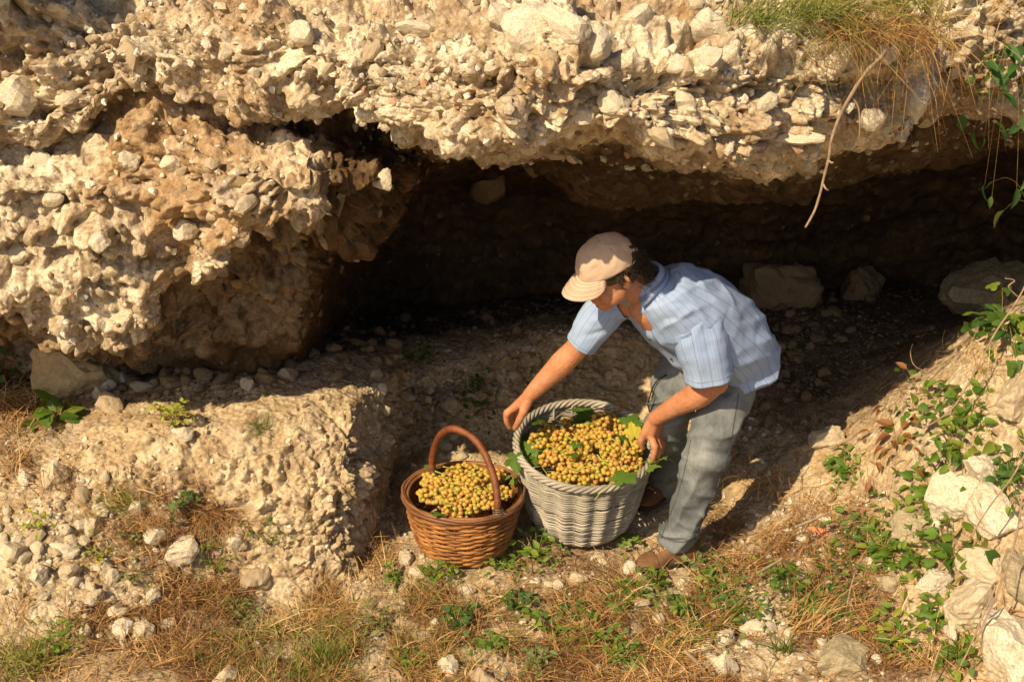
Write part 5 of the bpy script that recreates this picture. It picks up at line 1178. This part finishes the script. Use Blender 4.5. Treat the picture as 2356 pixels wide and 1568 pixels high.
sw = dug.ravel()*(okg | ((gpy > 1560) & (gpy < 1950) & (gpx > -250) & (gpx < 2600)))*strawd(gpx, gpy); sw = np.where(np.isfinite(sw), sw, 0); sw /= sw.sum()
KS = 33000
ii = rng.choice(len(sw), KS, p=sw)
cl = fbm(GP[ii].astype(np.float32)*5, 2, 510)
hd = tang(GNn[ii], KS); hd = nrm(hd+GNn[ii]*rng.uniform(-.05, .40, (KS, 1)))
dry = blades('dry_grass', GP[ii]+hd*rng.uniform(-.03, .01, (KS, 1))+GNn[ii]*rng.uniform(0, .02, (KS, 1)), GNn[ii], hd, (.02+.11*rng.random(KS)**2.)*(1+.3*cl), rng.uniform(.1, .6, KS), rng.uniform(.0010, .0024, KS), rng.beta(1.5, 1.5, KS)*1.0+cl*.4, M_STRAW)
tag(dry, 'matted dry brown straw covering the ground before the baskets')
gw_ = sw*np.clip(blob(gpx, gpy, 800, 1500, 260, 90)+.7*blob(gpx, gpy, 620, 1480, 150, 90)+.35*blob(gpx, gpy, 1100, 1400, 400, 120), 0, 2); gw_ /= gw_.sum(); KG = 2400
ii = rng.choice(len(gw_), KG, p=gw_); hd = nrm(tang(GNn[ii], KG)*.7+V(0, 0, 1)*rng.uniform(.3, 1.2, (KG, 1)))
tag(blades('grass', GP[ii], GNn[ii], hd, rng.uniform(.03, .10, KG), rng.uniform(.1, .4, KG), rng.uniform(.0009, .0019, KG), rng.uniform(.1, 1., KG), M_GRASS, .25), 'thin green grass coming up through the straw')
def tuft(label, P, nv, k, L, wdt, tint, mat, spread=.6, droop=.4, lean=V(0, 0, 0), rad=.03, group='tufts of grass', name='grass_tuft'):
    t = thing(name, label, 'grass', P, group); p0 = rng.normal(size=(k, 3))*rad*V(1, .7, .25)
    D = nrm(V(0, 0, 1)*.8+lean+rng.normal(size=(k, 3))*spread); up = np.tile(V(0, 0, 1), (k, 1))
    blades('blades', p0, up, D, L*rng.uniform(.45, 1.1, k), rng.uniform(0, .3, k), wdt*rng.uniform(.6, 1.2, k), tint[0]+(tint[1]-tint[0])*rng.random(k), mat, droop, 'stuff', t); return t
for px, py, lab, k, L, w_, ti, mt, sp, dr, ln, rd in [
    (45, 1530, 'long yellow green grass tuft in the bottom left corner', 260, .26, .0018, (.5, 1.), M_GRASS, .55, .6, (.1, -.1, 0), .06),
    (300, 1165, 'thin drooping green grass tuft at the foot of the ledge', 150, .22, .0013, (.35, .95), M_GRASS, .45, .8, (-.7, -.1, .1), .035),
    (595, 985, 'thin dark grass tuft on the shaded edge of the ledge', 60, .17, .0013, (.0, .35), M_GRASS, .7, .9, (0, -.2, 0), .02),
    (490, 1180, 'hanging brown dry grass tuft against the ledge', 170, .15, .0013, (.2, .75), M_STRAW, .5, 1.3, (.1, -.5, -.2), .04),
    (330, 1195, 'brown straw tuft around the small pointed white stone', 320, .13, .0013, (.2, .8), M_STRAW, .8, .8, (0, -.2, 0), .06),
    (420, 1425, 'thick dark brown matted grass tuft at the lower left', 520, .17, .0014, (.05, .6), M_STRAW, .7, 1.0, (-.1, -.4, -.1), .10),
    (735, 1520, 'fresh bright green grass tuft in the straw near the bottom', 90, .17, .0022, (.2, .6), M_GRASS, .35, .35, (.1, 0, .3), .05),
    (740, 1430, 'golden bent grass tuft in front of the ledge corner', 300, .16, .0014, (.6, 1.), M_STRAW, .6, .9, (.3, -.3, 0), .10),
    (680, 1580, 'long green grass blades at the bottom edge', 40, .17, .0026, (.2, .6), M_GRASS, .35, .3, (.1, 0, .3), .06),
    (1075, 1420, 'few upright green blades in the middle of the straw', 20, .13, .0022, (.1, .5), M_GRASS, .35, .3, (0, 0, .4), .03),
    (1870, 1440, 'long orange straw bundle lying across the lower right', 110, .30, .0018, (.55, 1.), M_STRAW, .25, .4, (.8, .6, -.4), .06),
    (1800, 1500, 'green grass blades beside the wide flat cream stone', 30, .16, .0028, (.1, .5), M_GRASS, .5, .4, (0, -.3, .2), .02),
    (1790, 1110, 'dry curling grass tuft on the slope behind the man', 60, .20, .0013, (.5, 1.), M_STRAW, .6, .9, (.1, -.2, .2), .05),
    (1690, 985, 'thin dry stems standing on the sunlit mound', 22, .16, .0011, (.3, .8), M_STRAW, .4, .5, (0, 0, .4), .03),
    (2285, 850, 'dry yellow grass tuft on the upper right bank', 120, .18, .0013, (.5, 1.), M_STRAW, .6, .7, (0, -.3, 0), .08)]:
    P, nv = gpix(px, py); tuft(lab, P, nv, k, L, w_, ti, mt, sp, dr, V(*ln), rd)
GT = 'grass growing on top of the cliff'
for px, py, lab, k, L, ti, mt, ln in [(1745, 55, 'leftmost green grass tuft on top of the cliff', 150, .30, (.2, .8), M_GRASS, (.35, -.3, -.1)), (1870, 40, 'long green and yellow grass tuft on top of the cliff behind the flat ledge', 240, .30, (.3, .95), M_GRASS, (.3, -.4, -.2)),
    (1960, 78, 'dense dry brown grass tuft above the root of the hanging twig', 420, .22, (.15, .85), M_STRAW, (.1, -.4, -.3)), (2100, 80, 'dry straw hanging over the right corner of the cliff', 320, .26, (.3, .95), M_STRAW, (-.1, -.3, -.6)),
    (2070, 10, 'yellow green grass clump at the top edge above the straw', 220, .28, (.4, 1.), M_GRASS, (.1, -.4, -.2)), (2300, 20, 'few long pale grass stems in the upper right corner', 26, .40, (.7, 1.), M_STRAW, (.1, -.2, -.7))]:
    P, nv = cpix(px, py); tuft(lab, P+V(0, -.03, .01), nv, k, L, .0016, ti, mt, .4, .8, V(*ln), .06, GT)
P, nv = gpix(128, 1085)
tuft('bundle of bare hanging roots over the earthy lump at the left', P+V(0, -.02, .02), nv, 40, .17, .0018, (.2, .7), M_STRAW, .25, 1.2, V(.2, -.7, -.3), .03, None, 'root_bundle')
# ---- stalks and twigs
n = N('dry_twig'); M_TWIG = n.pbr(n.ramp(n.noise(n.pos(), 40, 4), [(.3, (.20, .135, .085)), (.7, (.36, .26, .17))]), .8, n.bump(n.noise(n.pos(), 90, 3), .6, .003))
def stalk(label, pts, r0, r1, name='dry_stalk', mat=None, group=None, extra=(), cat='stalk'):
    P = np.array([at(*q) for q in pts]); mb = MB(); pth = smooth_path(P, 40); c = pth[0]
    mb.add(*tube(pth-c, np.linspace(r0, r1, 40)*(1+.28*vnoise(np.stack([np.arange(40)*.7]*3, -1), 9)), 7))
    for e in extra: q = smooth_path(np.array([at(*x) for x in e]), 14); mb.add(*tube(q-c, np.linspace(r1*1.2, r1*.6, 14), 6))
    o = obj(name, mb.mesh(name), mat or M_TWIG); o.location = c; return tag(o, label, cat, group)
YT = -.97
stalk('bare forked twig hanging down over the cliff face into the dark hollow', [(2048, 104, YT+.12), (2030, 128, YT), (1992, 167, YT), (1958, 219, YT-.01), (1934, 263, YT-.01), (1913, 321, YT-.02), (1907, 362, YT-.02), (1895, 410, YT-.02), (1888, 441, YT-.02), (1874, 485, YT-.02), (1853, 523, YT-.02)], .0062, .0030, 'hanging_twig', None, None,
      [[(1957, 220, YT), (1972, 240, YT), (1977, 262, YT), (1978, 295, YT), (1976, 327, YT)], [(1905, 368, YT-.02), (1914, 375, YT-.03), (1917, 372, YT-.03)], [(1894, 424, YT-.02), (1900, 434, YT-.03), (1906, 438, YT-.03)]], 'twig')
GD = 'tall dry stalks on the right bank'
stalk('long pale dry stalk slanting across the whole upper right bank', [(2368, 640, -.30), (2335, 700, -.36), (2290, 765, -.42), (2240, 860, -.47), (2190, 940, -.48), (2125, 985, -.42)], .0038, .0026, group=GD, extra=[[(2345, 685, -.34), (2320, 660, -.36), (2335, 645, -.36), (2312, 640, -.36)]])
stalk('thin stalk bending over the bright angular boulder', [(2370, 1020, -.85), (2330, 1095, -.92), (2280, 1160, -.98), (2231, 1236, -1.0)], .003, .0022, group=GD)
stalk('upright pale stalk in front of the mossy brown boulder', [(2352, 1140, -1.05), (2337, 1238, -1.12), (2300, 1350, -1.2), (2238, 1490, -1.25)], .0036, .0026, group=GD)
stalk('broken straw coloured stalk left of the largest corner boulder', [(2290, 1350, -1.2), (2255, 1430, -1.22), (2235, 1480, -1.23), (2210, 1530, -1.24)], .003, .0024, group=GD)
stalk('short pale stalk standing at the bottom right', [(2166, 1480, -1.15), (2150, 1525, -1.18), (2138, 1572, -1.2)], .003, .0026, group=GD)
stalk('pale upright straw in front of the bushy green patch', [(1966, 1320, -.80), (1955, 1360, -.82), (1948, 1396, -.84)], .0024, .0026, group=GD)
stalk('long bent golden straw arching in front of the grey basket', [(1228, 1325, -.50), (1230, 1290, -.52), (1300, 1272, -.54), (1370, 1305, -.56), (1415, 1360, -.60), (1420, 1400, -.62)], .0022, .0016, mat=M_STRAW)
stalk('long tangled brown shoot arching over the sunlit crest', [(1985, 1105, -.20), (2000, 1060, -.18), (2060, 1032, -.20), (2150, 1045, -.30), (2200, 1060, -.40)], .0018, .0014)
stalk('thin brown shoot crossing the dark hollow beside the bank', [(2100, 790, -.05), (2095, 815, -.05), (2110, 845, -.1), (2180, 870, -.2), (2260, 905, -.3)], .0016, .0012)
stalk('flat grey wood splinter lying on the right slope', [(1828, 1212, -.49), (1870, 1195, -.47), (1905, 1180, -.45)], .006, .004, 'wood_splinter', cat='wood')
stalk('pale wood splinter lying below the orange tile shard', [(1740, 1318, -.70), (1790, 1290, -.66), (1800, 1283, -.66)], .0055, .004, 'wood_splinter', cat='wood')
stalk('dark rotten twig at the bottom edge right of the straw', [(1575, 1495, -1.0), (1610, 1530, -1.04), (1640, 1572, -1.08)], .008, .006, 'rotten_twig', cat='twig')
